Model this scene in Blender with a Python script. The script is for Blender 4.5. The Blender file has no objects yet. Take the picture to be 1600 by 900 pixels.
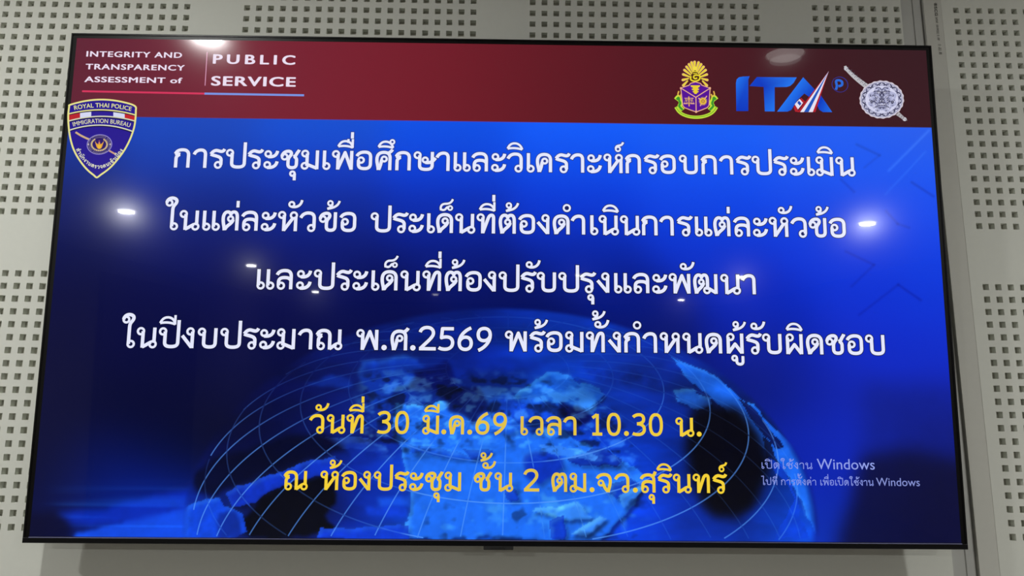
import bpy, math, random
import numpy as np
from mathutils import Matrix, Vector

C = bpy.context.scene.collection
scene = bpy.context.scene

# ------------------------------------------------------------------ camera, world, lights, exposure
cam_data = bpy.data.cameras.new('camera')
cam_data.sensor_width = 36.0
cam_data.lens = 1159.75 / 1600.0 * 36.0
cam_data.clip_start = 0.02
cam = bpy.data.objects.new('camera', cam_data)
C.objects.link(cam)
cf = Vector((0.01261, 0.98284, 0.18405)); cr = Vector((0.99982, -0.01498, 0.0115)); cu = Vector((-0.01406, -0.18388, 0.98285))
M = Matrix(((cr.x, cu.x, -cf.x, 0.0), (cr.y, cu.y, -cf.y, -1.43193), (cr.z, cu.z, -cf.z, 1.55), (0, 0, 0, 1)))
cam.matrix_world = M
scene.camera = cam

scene.view_settings.view_transform = 'Standard'
scene.view_settings.look = 'None'
scene.view_settings.gamma = 1.0
scene.view_settings.use_curve_mapping = False
scene.view_settings.exposure = 0.0

world = bpy.data.worlds.new('world'); scene.world = world
world.use_nodes = True
world.node_tree.nodes['Background'].inputs['Color'].default_value = (0.9, 0.95, 1.0, 1)
world.node_tree.nodes['Background'].inputs['Strength'].default_value = 0.02

CEIL = 2.70
# recessed ceiling downlights: x, y, watts, label
LAMPS = [
    (-0.96, -1.00, 10.5, 'round ceiling downlight glaring in the screen top left above the vertical divider line'),
    (0.93, -1.10, 0.06, 'unlit round ceiling downlight mirrored at the screen top right above the blue logo'),
    (-2.55, -1.10, 27.0, 'round ceiling downlight left of the screen, closest to the perforated wall'),
    (2.55, -1.10, 36.0, 'round ceiling downlight right of the screen, closest to the perforated wall'),
    (-2.74, -4.02, 31.0, 'round ceiling downlight mirrored as the bright spark left of the second title line'),
    (2.66, -4.08, 31.0, 'round ceiling downlight mirrored as the bright spark right of the second title line'),
    (-2.92, -7.20, 16.0, 'round ceiling downlight mirrored as the spark before the third title line'),
    (2.88, -7.70, 16.0, 'round ceiling downlight mirrored as the spark over the end of the third title line'),
    (0.90, -7.70, 1.2, 'faint round ceiling downlight mirrored as a dim dot inside the third title line'),
    (-3.06, -10.65, 14.0, 'round ceiling downlight mirrored as the spark under the left of the third line'),
    (3.00, -11.30, 14.0, 'round ceiling downlight mirrored as the spark under the right of the third line'),
    (-1.14, -10.80, 1.0, 'faint round ceiling downlight mirrored as a dim dot below the third line'),
]

# ------------------------------------------------------------------ materials
def new_mat(name):
    m = bpy.data.materials.new(name); m.use_nodes = True
    nt = m.node_tree
    return m, nt, nt.nodes['Principled BSDF']

def lin(c):
    return tuple((v / 255.0 / 12.92 if v / 255.0 <= 0.04045 else ((v / 255.0 + 0.055) / 1.055) ** 2.4) for v in c)

def solid(name, rgb, rough=0.5, metal=0.0, noise=0.0, scale=60.0, bump=0.0, coat=0.0, spec=0.5):
    m, nt, b = new_mat(name)
    b.inputs['Roughness'].default_value = rough
    b.inputs['Metallic'].default_value = metal
    b.inputs['Specular IOR Level'].default_value = spec
    b.inputs['Coat Weight'].default_value = coat
    b.inputs['Coat Roughness'].default_value = 0.08
    tc = nt.nodes.new('ShaderNodeTexCoord'); n = nt.nodes.new('ShaderNodeTexNoise')
    n.inputs['Scale'].default_value = scale; n.inputs['Detail'].default_value = 4.0
    nt.links.new(tc.outputs['Object'], n.inputs['Vector'])
    r = nt.nodes.new('ShaderNodeMix'); r.data_type = 'RGBA'
    l = lin(rgb)
    r.inputs['A'].default_value = tuple(v * (1 - noise) for v in l) + (1,)
    r.inputs['B'].default_value = tuple(min(1, v * (1 + noise)) for v in l) + (1,)
    nt.links.new(n.outputs['Fac'], r.inputs['Factor'])
    nt.links.new(r.outputs['Result'], b.inputs['Base Color'])
    if bump:
        bp = nt.nodes.new('ShaderNodeBump'); bp.inputs['Strength'].default_value = bump; bp.inputs['Distance'].default_value = 0.001
        nt.links.new(n.outputs['Fac'], bp.inputs['Height']); nt.links.new(bp.outputs['Normal'], b.inputs['Normal'])
    return m

MAT = {}
MAT['board'] = solid('painted_gypsum', (230, 232, 222), 0.75, noise=0.02, scale=90, bump=0.05, spec=0.25)
MAT['margin'] = solid('raw_board_edge', (214, 214, 205), 0.8, noise=0.03, scale=70, bump=0.05, spec=0.2)
MAT['felt'] = solid('grey_acoustic_felt', (205, 204, 192), 0.95, noise=0.15, scale=400, spec=0.1)
MAT['steel'] = solid('galvanised_steel', (196, 197, 192), 0.55, metal=0.25, noise=0.06, scale=30, bump=0.05)
MAT['dark_gap'] = solid('dark_joint', (70, 68, 62), 0.9, noise=0.2)
MAT['print'] = solid('grey_print_ink', (105, 103, 96), 0.8, noise=0.2)
MAT['bezel'] = solid('black_satin_plastic', (13, 13, 13), 0.35, noise=0.1, scale=200, spec=0.2)
MAT['chin'] = solid('black_gloss_plastic', (12, 13, 16), 0.25, noise=0.1, scale=200, spec=0.35)
MAT['housing'] = solid('dark_grey_plastic', (38, 38, 38), 0.6, noise=0.1, scale=300, bump=0.1)
MAT['bracket'] = solid('black_powder_coat', (30, 30, 30), 0.6, noise=0.1)
MAT['lip'] = solid('lip_painted_glint', (118, 120, 158), 0.35, metal=0.3)  # bluish glint of the screen on the lip, put into its base colour
MAT['tab_text'] = solid('dim_lettering', (70, 72, 74), 0.4)
MAT['ceiling'] = solid('ceiling_paint', (225, 224, 218), 0.85, noise=0.02)
MAT['floor'] = solid('grey_floor_vinyl', (116, 112, 106), 0.45, noise=0.12, scale=6)
MAT['curtain'] = solid('taupe_wall_paint', (150, 143, 140), 0.9, noise=0.1, scale=4)
MAT['dark_panel'] = solid('dark_panel_paint', (52, 46, 44), 0.6, noise=0.1)
MAT['timber'] = solid('brown_timber', (150, 84, 46), 0.5, noise=0.2, scale=8)
MAT['trim_ring'] = solid('white_lamp_trim', (235, 235, 232), 0.4)
def diffuser_mat(name, strength):
    m, nt, b = new_mat(name)
    b.inputs['Base Color'].default_value = (0.9, 0.9, 0.9, 1); b.inputs['Emission Color'].default_value = (1, 0.97, 0.92, 1)
    b.inputs['Emission Strength'].default_value = strength
    return m
MAT['diffuser'] = diffuser_mat('lamp_diffuser_lit', 45.0)
MAT['diffuser_dim'] = diffuser_mat('lamp_diffuser_dim', 5.0)
# the lit display: colour comes from the slide (colour attribute), the front is a glossy panel
mm, nt, b = new_mat('display_pixels')
at = nt.nodes.new('ShaderNodeAttribute'); at.attribute_name = 'Col'
nt.links.new(at.outputs['Color'], b.inputs['Emission Color'])
b.inputs['Emission Strength'].default_value = 1.0
b.inputs['Base Color'].default_value = (0.004, 0.004, 0.005, 1)
b.inputs['Roughness'].default_value = 0.12
b.inputs['Specular IOR Level'].default_value = 0.15
b.inputs['Coat Weight'].default_value = 0.45
b.inputs['Coat Roughness'].default_value = 0.02
b.inputs['Coat IOR'].default_value = 1.45
MAT['display'] = mm

# ------------------------------------------------------------------ helpers
def link(name, mesh, mat=None, parent=None):
    o = bpy.data.objects.new(name, mesh); C.objects.link(o)
    if mat is not None: mesh.materials.append(mat)
    if parent is not None: o.parent = parent
    return o

def mesh_from(name, verts, faces, smooth=False):
    me = bpy.data.meshes.new(name); me.from_pydata([tuple(v) for v in verts], [], faces); me.update()
    if smooth:
        for p in me.polygons: p.use_smooth = True
    return me

def box_data(x0, x1, y0, y1, z0, z1, V, F):
    n = len(V)
    V += [(x0, y0, z0), (x1, y0, z0), (x1, y1, z0), (x0, y1, z0), (x0, y0, z1), (x1, y0, z1), (x1, y1, z1), (x0, y1, z1)]
    F += [(n, n + 3, n + 2, n + 1), (n + 4, n + 5, n + 6, n + 7), (n, n + 1, n + 5, n + 4), (n + 1, n + 2, n + 6, n + 5), (n + 2, n + 3, n + 7, n + 6), (n + 3, n, n + 4, n + 7)]

def box(name, b, mat, parent=None, bevel=0.0):
    V, F = [], []; box_data(*b, V, F)
    o = link(name, mesh_from(name, V, F), mat, parent)
    if bevel:
        md = o.modifiers.new('bevel', 'BEVEL'); md.width = bevel; md.segments = 3
    return o

def structure(o):
    o['kind'] = 'structure'; return o

# ------------------------------------------------------------------ the room
GX, GZ = -1.14484, 2.43355      # world position of hole (column 0, row 0)
P = 0.025                       # hole pitch
HH = 0.0061                     # half a hole
THICK = 0.0125

def perforated(x0, x1, z0, z1, colpos, rowpos):
    """board front at y=0 with square holes (real openings, 12.5 mm deep)"""
    xs = [x0]; hx = []
    for c in sorted(colpos):
        if c - HH > x0 + 0.002 and c + HH < x1 - 0.002:
            xs += [c - HH, c + HH]; hx.append((round(c - HH, 6), round(c + HH, 6)))
    xs.append(x1)
    zs = [z0]; hz = []
    for c in sorted(rowpos):
        if c - HH > z0 + 0.002 and c + HH < z1 - 0.002:
            zs += [c - HH, c + HH]
    zs.append(z1)
    nx, nz = len(xs), len(zs)
    V = []; F = []
    for z in zs:
        for x in xs: V.append((x, 0.0, z))
    off = len(V)
    for z in zs:
        for x in xs: V.append((x, THICK, z))
    idx = lambda i, j: j * nx + i
    for j in range(nz - 1):
        for i in range(nx - 1):
            a, b_, c_, d = idx(i, j), idx(i + 1, j), idx(i + 1, j + 1), idx(i, j + 1)
            if i % 2 == 1 and j % 2 == 1:
                for p, q in ((a, b_), (b_, c_), (c_, d), (d, a)):
                    F.append((p, p + off, q + off, q))
            else:
                F.append((a, b_, c_, d))
    # outer edges of the board
    for i in range(nx - 1):
        a, b_ = idx(i, 0), idx(i + 1, 0); F.append((a, a + off, b_ + off, b_))
        a, b_ = idx(i, nz - 1), idx(i + 1, nz - 1); F.append((b_, b_ + off, a + off, a))
    for j in range(nz - 1):
        a, b_ = idx(0, j), idx(0, j + 1); F.append((b_, b_ + off, a + off, a))
        a, b_ = idx(nx - 1, j), idx(nx - 1, j + 1); F.append((a, a + off, b_ + off, b_))
    return V, F

rows = [GZ - P * r for base in (-24, 0, 24, 48, 72, 96) for r in range(base, base + 20)]
cols_left = [GX + P * c for base in (-48, -24, 0, 24, 48, 72) for c in range(base, base + 20)]
cols_left = [c for c in cols_left if c < 0.835]
cols_right = [GX + P * (83.106 + c) for base in (0, 24, 48) for c in range(base, base + 20)]
XL, XR = -4.2, 4.2
EDGE_L, EDGE_R, MARGIN = 0.8400, 0.8895, 0.9270

wall = bpy.data.objects.new('wall_front', None); C.objects.link(wall); structure(wall)
wall.location = (0, 0, 0)
V, F = perforated(-2.2, EDGE_L, 0.30, CEIL, cols_left, rows)
box_data(XL, -2.2, 0.0, THICK, 0.0, CEIL, V, F); box_data(-2.2, EDGE_L, 0.0, THICK, 0.0, 0.30, V, F)
link('perforated_panel', mesh_from('perforated_panel', V, F), MAT['board'], wall)
V, F = perforated(MARGIN, 2.6, 0.30, CEIL, cols_right, rows)
box_data(2.6, XR, 0.0, THICK, 0.0, CEIL, V, F); box_data(MARGIN, 2.6, 0.0, THICK, 0.0, 0.30, V, F)
link('perforated_panel', mesh_from('perforated_panel', V, F), MAT['board'], wall)
box('panel_margin', (EDGE_R, MARGIN, 0.0003, THICK, 0.0, CEIL), MAT['margin'], wall)
box('backing_felt', (XL, XR, THICK + 0.0005, THICK + 0.004, 0.0, CEIL), MAT['felt'], wall)
# folded steel channel in the open joint between the two boards
V, F = [], []
prof = [(EDGE_L + 0.0004, 0.0110), (EDGE_L + 0.0004, 0.0040), (0.8655, 0.0040), (0.8662, 0.0065), (0.8682, 0.0065), (0.8688, 0.0045), (0.8850, 0.0045), (0.8862, 0.0120), (EDGE_R - 0.0002, 0.0120)]
for z in (0.0, CEIL):
    for x, y in prof: V.append((x, y, z))
k = len(prof)
for i in range(k - 1): F.append((i, i + 1, i + 1 + k, i + k))
link('joint_channel', mesh_from('joint_channel', V, F), MAT['steel'], wall)

structure(box('floor', (XL, XR, -13.0, 0.02, -0.05, 0.0), MAT['floor']))
structure(box('ceiling', (XL, XR, -13.0, 0.02, CEIL, CEIL + 0.05), MAT['ceiling']))
structure(box('wall_left', (XL - 0.1, XL, -13.0, 0.02, 0.0, CEIL), MAT['curtain']))
structure(box('wall_right', (XR, XR + 0.1, -13.0, 0.02, 0.0, CEIL), MAT['curtain']))
structure(box('wall_back', (XL, XR, -13.1, -13.0, 0.0, CEIL), MAT['curtain']))

structure(box('reflection_panel_1', (XL, XL + 0.05, -8.8, -6.4, 0.0, 2.5), MAT['dark_panel']))  # unseen dark panel, added to darken a band of the screen's reflection
structure(box('reflection_panel_2', (-3.4, -1.6, -13.0, -12.95, 0.0, 2.1), MAT['timber']))  # unseen timber panels, added for warm smears mirrored in the screen
structure(box('reflection_panel_3', (1.4, 3.2, -13.0, -12.95, 0.0, 1.9), MAT['timber']))

# ------------------------------------------------------------------ downlights
def ring_mesh(r0, r1, z0, z1, n=40):
    V, F = [], []
    prof = [(r1, z1), (r1, z0 + 0.001), (r1 - 0.001, z0), (r0 + 0.003, z0), (r0, z0 + 0.004), (r0 - 0.002, z1)]
    for i in range(n):
        a = 2 * math.pi * i / n
        for r, z in prof: V.append((r * math.cos(a), r * math.sin(a), z))
    k = len(prof)
    for i in range(n):
        j = (i + 1) % n
        for q in range(k - 1): F.append((i * k + q, j * k + q, j * k + q + 1, i * k + q + 1))
    return mesh_from('trim_ring', V, F)

def dome_mesh(r, depth, n=36, k=6):
    V, F = [], []
    for q in range(k):
        a = math.pi / 2 * q / k
        for i in range(n):
            b_ = 2 * math.pi * i / n; V.append((r * math.cos(a) * math.cos(b_), r * math.cos(a) * math.sin(b_), -depth * math.sin(a)))
    V.append((0, 0, -depth))
    for q in range(k - 1):
        for i in range(n): F.append((q * n + i, (q + 1) * n + i, (q + 1) * n + (i + 1) % n, q * n + (i + 1) % n))
    for i in range(n): F.append(((k - 1) * n + i, k * n, (k - 1) * n + (i + 1) % n))
    return mesh_from('diffuser', V, F, True)

ring_me = ring_mesh(0.060, 0.072, -0.006, 0.0); ring_me.materials.append(MAT['trim_ring'])
diff_lit = dome_mesh(0.059, 0.014); diff_lit.materials.append(MAT['diffuser'])
diff_dim = dome_mesh(0.059, 0.022); diff_dim.materials.append(MAT['diffuser_dim'])
for x, y, w, lab in LAMPS:
    e = bpy.data.objects.new('ceiling_downlight', None); C.objects.link(e); e.location = (x, y, CEIL)
    e['label'] = lab; e['category'] = 'ceiling light'; e['group'] = 'round ceiling downlights'
    link('trim_ring', ring_me, None, e); link('diffuser', diff_lit if w > 2 else diff_dim, None, e)
    ld = bpy.data.lights.new('lamp_light', 'AREA'); ld.shape = 'DISK'; ld.size = 0.100; ld.energy = w; ld.color = (0.985, 0.99, 0.968)
    lo = bpy.data.objects.new('lamp_light', ld); C.objects.link(lo); lo.parent = e; lo.location = (0, 0, -0.0155 if w > 2 else -0.0235)

# ------------------------------------------------------------------ television
AW, AH = 1.650, 0.928           # lit area
tv = bpy.data.objects.new('television', None); C.objects.link(tv)
tx = Vector((1.0, -0.0022, 0.0028)).normalized(); tn = Vector((-0.0021, -0.9989, -0.0459)).normalized()
ty = tn.cross(tx).normalized(); tx = ty.cross(tn).normalized()
ctr = Vector((-0.0024, -0.0783, 1.8174))
# local frame of the set: x right, y up, z out of the screen
tv.matrix_world = Matrix(((tx.x, ty.x, tn.x, ctr.x), (tx.y, ty.y, tn.y, ctr.y), (tx.z, ty.z, tn.z, ctr.z), (0, 0, 0, 1)))
tv['label'] = 'large flat black television on the perforated wall showing a blue slide with Thai text'
tv['category'] = 'television'

OW, OT, OB = 0.8365, 0.4745, -0.4755   # outer half width, top, bottom
def frame_bar(name, pts, zprof, mat):
    pass
# bezel: four mitred bars, thin lip standing 2 mm proud of the glass
V, F = [], []
inner = [(-AW / 2, AH / 2), (AW / 2, AH / 2), (AW / 2, -AH / 2), (-AW / 2, -AH / 2)]
def loop(dx, z, top=None, bot=None):
    t = top if top is not None else OT - dx; b_ = bot if bot is not None else OB + dx
    return [(-OW + dx, t, z), (OW - dx, t, z), (OW - dx, b_, z), (-OW + dx, b_, z)]
loops = [loop(0, -0.009), loop(0, 0.0010), loop(0.0012, 0.0022), loop(0.0036, 0.0022), loop(0.0042, 0.0008),
         [(x, y, 0.0008) for x, y in inner]]
for lp in loops: V += lp
for k in range(len(loops) - 1):
    for i in range(4):
        j = (i + 1) % 4
        F.append((k * 4 + i, k * 4 + j, (k + 1) * 4 + j, (k + 1) * 4 + i))
link('bezel', mesh_from('bezel', V, F), MAT['bezel'], tv)
chin = box('chin', (-OW + 0.001, OW - 0.001, OB + 0.0006, -AH / 2 - 0.0016, 0.0005, 0.0034), MAT['chin'], tv, 0.0010)
box('back_panel', (-OW + 0.002, OW - 0.002, OB + 0.002, OT - 0.002, -0.0095, -0.0015), MAT['housing'], tv, 0.001)
box('back_housing', (-OW + 0.07, OW - 0.07, OB + 0.07, OT - 0.07, -0.027, -0.0095), MAT['housing'], tv, 0.008)
box('rear_cover', (-0.62, 0.62, -0.33, 0.30, -0.040, -0.027), MAT['housing'], tv, 0.006)
box('lower_lip', (-AW / 2, AW / 2, -AH / 2 - 0.0022, -AH / 2 - 0.0008, 0.0010, 0.0042), MAT['lip'], tv, 0.0005)
tab = box('sensor_tab', (-0.0265, 0.0265, OB - 0.0062, OB + 0.0015, -0.008, 0.0028), MAT['housing'], tv, 0.0016)
br = box('wall_bracket', (-0.30, 0.30, 0.08, 0.16, -0.074, -0.0405), MAT['bracket'], tv, 0.003)
for sx in (-0.22, 0.22):
    box('bracket_arm', (sx - 0.02, sx + 0.02, -0.18, 0.20, -0.046, -0.0405), MAT['bracket'], br, 0.002)

# ------------------------------------------------------------------ slide drawing kit: slide units 1600 x 900, y down
def L3(sx, sy, z):
    return ((sx / 1600.0 - 0.5) * AW, (0.5 - sy / 900.0) * AH, z)

class Art:
    """collects flat coloured shapes of one picture element (slide units)"""
    def __init__(self): self.V = []; self.F = []; self.Cc = []; self.z = 0.0
    def poly(self, pts, col):
        n = len(self.V); self.V += [(p[0], p[1], self.z) for p in pts]; self.F.append(tuple(range(n, n + len(pts))))
        self.Cc += [col] * len(pts) if not isinstance(col, list) else col
    def disc(self, c, rx, col, ry=None, n=28):
        ry = ry or rx
        self.poly([(c[0] + rx * math.cos(2 * math.pi * i / n), c[1] + ry * math.sin(2 * math.pi * i / n)) for i in range(n)], col)
    def ribbon(self, pts, w, col, closed=False, w2=None):
        pts = [np.array(p, float) for p in pts]
        q = [pts[0]]
        for p in pts[1:]:
            if np.linalg.norm(p - q[-1]) > 1e-4: q.append(p)
        pts = q; m = len(pts)
        if m < 2: return
        n = len(self.V)
        for i in range(m):
            if closed: a, b_ = pts[(i - 1) % m], pts[(i + 1) % m]
            else: a, b_ = pts[max(i - 1, 0)], pts[min(i + 1, m - 1)]
            t = (b_ - a) / (np.linalg.norm(b_ - a) + 1e-9); nn = np.array([-t[1], t[0]])
            ww = w if w2 is None else w + (w2 - w) * i / (m - 1)
            self.V.append((*(pts[i] + nn * ww / 2), self.z)); self.V.append((*(pts[i] - nn * ww / 2), self.z))
            c = col[i] if isinstance(col, list) else col
            self.Cc += [c, c]
        for i in range(m if closed else m - 1):
            j = (i + 1) % m
            self.F.append((n + 2 * i, n + 2 * j, n + 2 * j + 1, n + 2 * i + 1))
    def ring(self, c, r, w, col, ry=None, n=32):
        ry = ry or r
        self.ribbon([(c[0] + r * math.cos(2 * math.pi * i / n), c[1] + ry * math.sin(2 * math.pi * i / n)) for i in range(n)], w, col, closed=True)
    def build(self, name, z, parent, label=None):
        me = bpy.data.meshes.new(name)
        verts = [L3(x, y, z + dz) for x, y, dz in self.V]
        me.from_pydata(verts, [], self.F); me.update()
        at = me.color_attributes.new('Col', 'FLOAT_COLOR', 'POINT')
        arr = np.ones((len(verts), 4), np.float32)
        cc = np.array(self.Cc, float) / 255.0
        arr[:, :3] = np.where(cc <= 0.04045, cc / 12.92, ((cc + 0.055) / 1.055) ** 2.4)
        at.data.foreach_set('color', arr.ravel())
        # every face looks out of the screen
        me.update()
        flip = [p.index for p in me.polygons if p.normal.z < 0]
        if flip:
            import bmesh
            bm = bmesh.new(); bm.from_mesh(me); bm.faces.ensure_lookup_table()
            bmesh.ops.reverse_faces(bm, faces=[bm.faces[i] for i in flip]); bm.to_mesh(me); bm.free()
        o = link(name, me, MAT['display'], parent)
        if label: o['label'] = label
        return o

def smooth_line(pts, n=8, closed=False):
    pts = [np.array(p, float) for p in pts]; m = len(pts); out = []
    rng = range(m if closed else m - 1)
    for i in rng:
        p1, p2 = pts[i], pts[(i + 1) % m]
        p0 = pts[(i - 1) % m] if (closed or i > 0) else p1
        p3 = pts[(i + 2) % m] if (closed or i + 2 < m) else p2
        for k in range(n):
            t = k / n
            out.append(0.5 * ((2 * p1) + (-p0 + p2) * t + (2 * p0 - 5 * p1 + 4 * p2 - p3) * t * t + (-p0 + 3 * p1 - 3 * p2 + p3) * t ** 3))
    if not closed: out.append(pts[-1])
    return out

def cubic_path(s):
    """'M x y L x y C x1 y1 x2 y2 x y' -> list of polylines with corner points"""
    import re
    tok = re.findall(r'[MLC]|-?[0-9.]+', s); i = 0; pts = []; corners = []
    cmd = None; last_dir = None
    while i < len(tok):
        if tok[i] in 'MLC': cmd = tok[i]; i += 1
        if cmd == 'M':
            pts = [np.array([float(tok[i]), float(tok[i + 1])])]; i += 2; cmd = 'L'; last_dir = None
        elif cmd == 'L':
            p = np.array([float(tok[i]), float(tok[i + 1])]); i += 2
            d = p - pts[-1]; d = d / (np.linalg.norm(d) + 1e-9)
            if last_dir is not None and d @ last_dir < 0.97: corners.append(pts[-1])
            pts.append(pts[-1] + (p - pts[-1]) * 0.04); pts.append(pts[-2] + (p - pts[-2]) * 0.96); pts.append(p); last_dir = d
        elif cmd == 'C':
            a = pts[-1]; v = [float(t) for t in tok[i:i + 6]]; i += 6
            b_, c_, d_ = np.array(v[0:2]), np.array(v[2:4]), np.array(v[4:6])
            d0 = (b_ - a) / (np.linalg.norm(b_ - a) + 1e-9)
            if last_dir is not None and d0 @ last_dir < 0.97: corners.append(a)
            for k in range(1, 11):
                t = k / 10.0
                pts.append((1 - t) ** 3 * a + 3 * (1 - t) ** 2 * t * b_ + 3 * (1 - t) * t * t * c_ + t ** 3 * d_)
            last_dir = (d_ - c_) / (np.linalg.norm(d_ - c_) + 1e-9)
    return pts, corners

# Looped Thai lettering drawn as strokes: x-height 100, baseline 0, y up. ink width, then strokes ('O cx cy r' is a loop)
G = {
 'ก': (79, ['M9.5 0L9.5 48C10 56 16 62 27 67', 'M29 68C20 69 12 70 4 72', 'M4.5 70C10 85 22 91.5 40 91.5C60 91.5 70 82 70 64L70 0']),
 'า': (69, ['M4 68C10 84 22 91.5 37 91.5C54 91.5 60 82 60 66L60 0']),
 'ร': (74, ['O42 16 14.6', 'M56 16L56 40C56 55 44 58 30 62C20 65 10 66 4 71', 'M4 71C12 84 22 92 34 90C44 88 52 84 60 86C66 88 68 92 71 98']),
 'ป': (103, ['O20.5 79 14.6', 'M31.5 79L31.5 28C31.5 12 41 6.5 62 6.5C84 6.5 94 12 94 28L94 134']),
 'ะ': (72, ['O20 76 13.6', 'M20 62C46 58 63 68 66 92', 'O18 20 13.6', 'M18 6.5C44 3 63 14 66 38']),
 'ช': (94, ['O19 62 13.6', 'M6 63C8 84 24 92 40 91C53 89 55 77 47 67C39 58 37 50 37 40L37 26C37 12 44 6.5 57 6.5C72 6.5 79 12 79 28L79 44C79 56 72 60 66 64', 'M62 63C74 66 76 74 80 82C84 88 88 92 90 99']),
 'ข': (88, ['O19 62 13.6', 'M6 63C8 84 24 92 40 91C53 89 55 77 47 67C39 58 37 50 37 40L37 26C37 12 44 6.5 57 6.5C72 6.5 79 12 79 28L79 97']),
 'ม': (90, ['O20.5 80 14.6', 'M31 80L31 17', 'O20.5 17 14.6', 'M31 25L81 5', 'M81 0L81 97']),
 'เ': (41, ['M9 97L9 17', 'O20.5 17 14.6']),
 'แ': (87, ['M9 97L9 17', 'O20.5 17 14.6', 'M55 97L55 17', 'O66.5 17 14.6']),
 'พ': (107, ['O20 80 14.6', 'M31 80L31 0', 'M31 2L65 88L98 2', 'M98 0L98 97']),
 'อ': (81, ['M4 70C10 85 24 91.5 42 91.5C63 91.5 72 83 72 64L72 32C72 14 62 6.5 42 6.5C22 6.5 12.5 13 12.5 30L12.5 50', 'O25 50 13.6']),
 'ศ': (88, ['M15 0C15 20 7 32 7 56C7 80 20 91.5 41 91.5C63 91.5 72 80 72 62L72 0', 'O43 57 12.5', 'M31 54C28 38 26 22 17 2', 'M58 86C68 90 78 96 83 107']),
 'ค': (81, ['M15 0C15 20 7 32 7 56C7 80 20 91.5 41 91.5C63 91.5 72 80 72 62L72 0', 'O43 57 12.5', 'M31 54C28 38 26 22 17 2']),
 'ษ': (114, ['O20.5 79 14.6', 'M31.5 79L31.5 28C31.5 12 41 6.5 62 6.5C84 6.5 94 12 94 28L94 97', 'O59 55 12.5', 'M59 42.5C78 38 98 44 110 66']),
 'ล': (81, ['M4 70C10 85 24 91.5 41 91.5C63 91.5 72 82 72 62L72 0', 'M12 18L12 34C12 52 24 57 40 57C56 57 66 54 72 42', 'O24.5 17 14.6']),
 'ส': (83, ['M4 70C10 85 24 91.5 41 91.5C63 91.5 72 82 72 62L72 0', 'M12 18L12 34C12 52 24 57 40 57C56 57 66 54 72 42', 'O24.5 17 14.6', 'M58 82C70 86 77 96 80 109']),
 'ว': (79, ['M4 67C12 84 24 91.5 41 91.5C62 91.5 70 82 70 62L70 17', 'O57 16.5 14.6']),
 'ห': (99, ['O20.5 80 14.6', 'M31.5 80L31.5 0', 'M31 3L76 68', 'O78 79 14.6', 'M88 72L88 0']),
 'บ': (96, ['O20.5 79 14.6', 'M31.5 79L31.5 28C31.5 12 41 6.5 59 6.5C79 6.5 87 12 87 28L87 97']),
 'น': (100, ['O20.5 79 14.6', 'M31.5 79L31.5 0', 'M31 4C44 9 58 20 72 27', 'O80.5 17 14.6', 'M86 24L86 97']),
 'ใ': (69, ['O19 134 13.6', 'M6 135C8 152 22 161 38 158C56 154 58 142 49 129C40 118 37 112 37 98L37 17', 'O48.5 17 14.6']),
 'ไ': (69, ['M3 158C8 142 18 146 26 154C36 160 44 150 42 136C40 124 37 116 37 98L37 17', 'O48.5 17 14.6']),
 'ด': (83, ['M15 0C15 20 7 32 7 56C7 80 20 91.5 42 91.5C64 91.5 74 80 74 62L74 0', 'O43 60 12.5', 'M18 4C24 26 52 32 55.5 56']),
 'ต': (84, ['M15 0C15 20 7 32 7 60C7 78 15 92 27 92C36 92 40 88 43 80C46 88 50 92 59 92C70 92 75 82 75 62L75 0', 'O43 58 12', 'M18 4C24 26 52 32 55 54']),
 'ท': (93, ['O20.5 80 14.6', 'M31.5 80L31.5 0', 'M32 3L57 74C62 88 68 91.5 74 91.5C82 91.5 84 84 84 74L84 0']),
 'ง': (63, ['O42 80 14.6', 'M53 80L53 0', 'M51 4L4 60']),
 'ผ': (84, ['M9 80L9 0', 'O20.5 80 14.6', 'M10 3L42 46L74 3', 'M75 0L75 97']),
 'ฒ': (118, ['M13 0C13 20 6 32 6 60C6 78 14 92 25 92C33 92 36 88 39 80C42 88 46 92 54 92C64 92 68 82 68 62L68 20', 'O38 58 11', 'M15 4C20 24 46 32 49 54', 'O65 17 13.6', 'M74 26L109 5', 'M109 0L109 97']),
 'ณ': (127, ['O24 16.5 14.6', 'M11.5 17L12 48C13 56 18 62 28 67', 'M29 68C20 69 12 70 4 72', 'M4.5 70C10 85 20 91.5 36 91.5C56 91.5 66 82 66 64L66 0', 'M66 4C76 9 86 20 98 26', 'O107 17 14.6', 'M113 24L113 97']),
 'จ': (82, ['M4 70C10 85 24 91.5 42 91.5C64 91.5 74 80 74 58C74 38 66 20 62 0', 'O24 47 12.5', 'M36 45C40 28 50 14 61 4']),
 '0': (76, ['M38 112C60 112 67.5 88 67.5 58C67.5 28 60 6.5 38 6.5C16 6.5 8.5 28 8.5 58C8.5 88 16 112 38 112']),
 '1': (56, ['M4 92L29 110', 'M30 113L30 5', 'M3 7.5L56 7.5']),
 '2': (84, ['M6 88C10 103 22 111 40 111C58 111 70 100 70 84C70 64 42 44 9 10', 'M2 8.5L83 8.5']),
 '3': (73, ['M6 98C14 107 26 111 37 111C54 111 62 102 62 88C62 72 50 64 26 63', 'M26 63C52 63 65 52 65 35C65 16 50 7 32 7C18 7 10 9 3 13']),
 '5': (79, ['M75 106L20 106L16 62C30 67 42 67 50 65C64 62 70 50 70 38C70 18 54 7 34 7C20 7 10 10 3 15']),
 '6': (76, ['M66 111C42 102 9 76 9 40C9 18 20 7 38 7C56 7 67 18 67 37C67 56 56 66 40 66C26 66 14 58 10 44']),
 '9': (76, ['M10 3C34 12 67 40 67 76C67 98 56 109 38 109C20 109 9 98 9 80C9 60 20 50 36 50C50 50 62 58 66 72']),
 '.': (26, ['D13 12 13']),
 ' ': (0, []),
}
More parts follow.
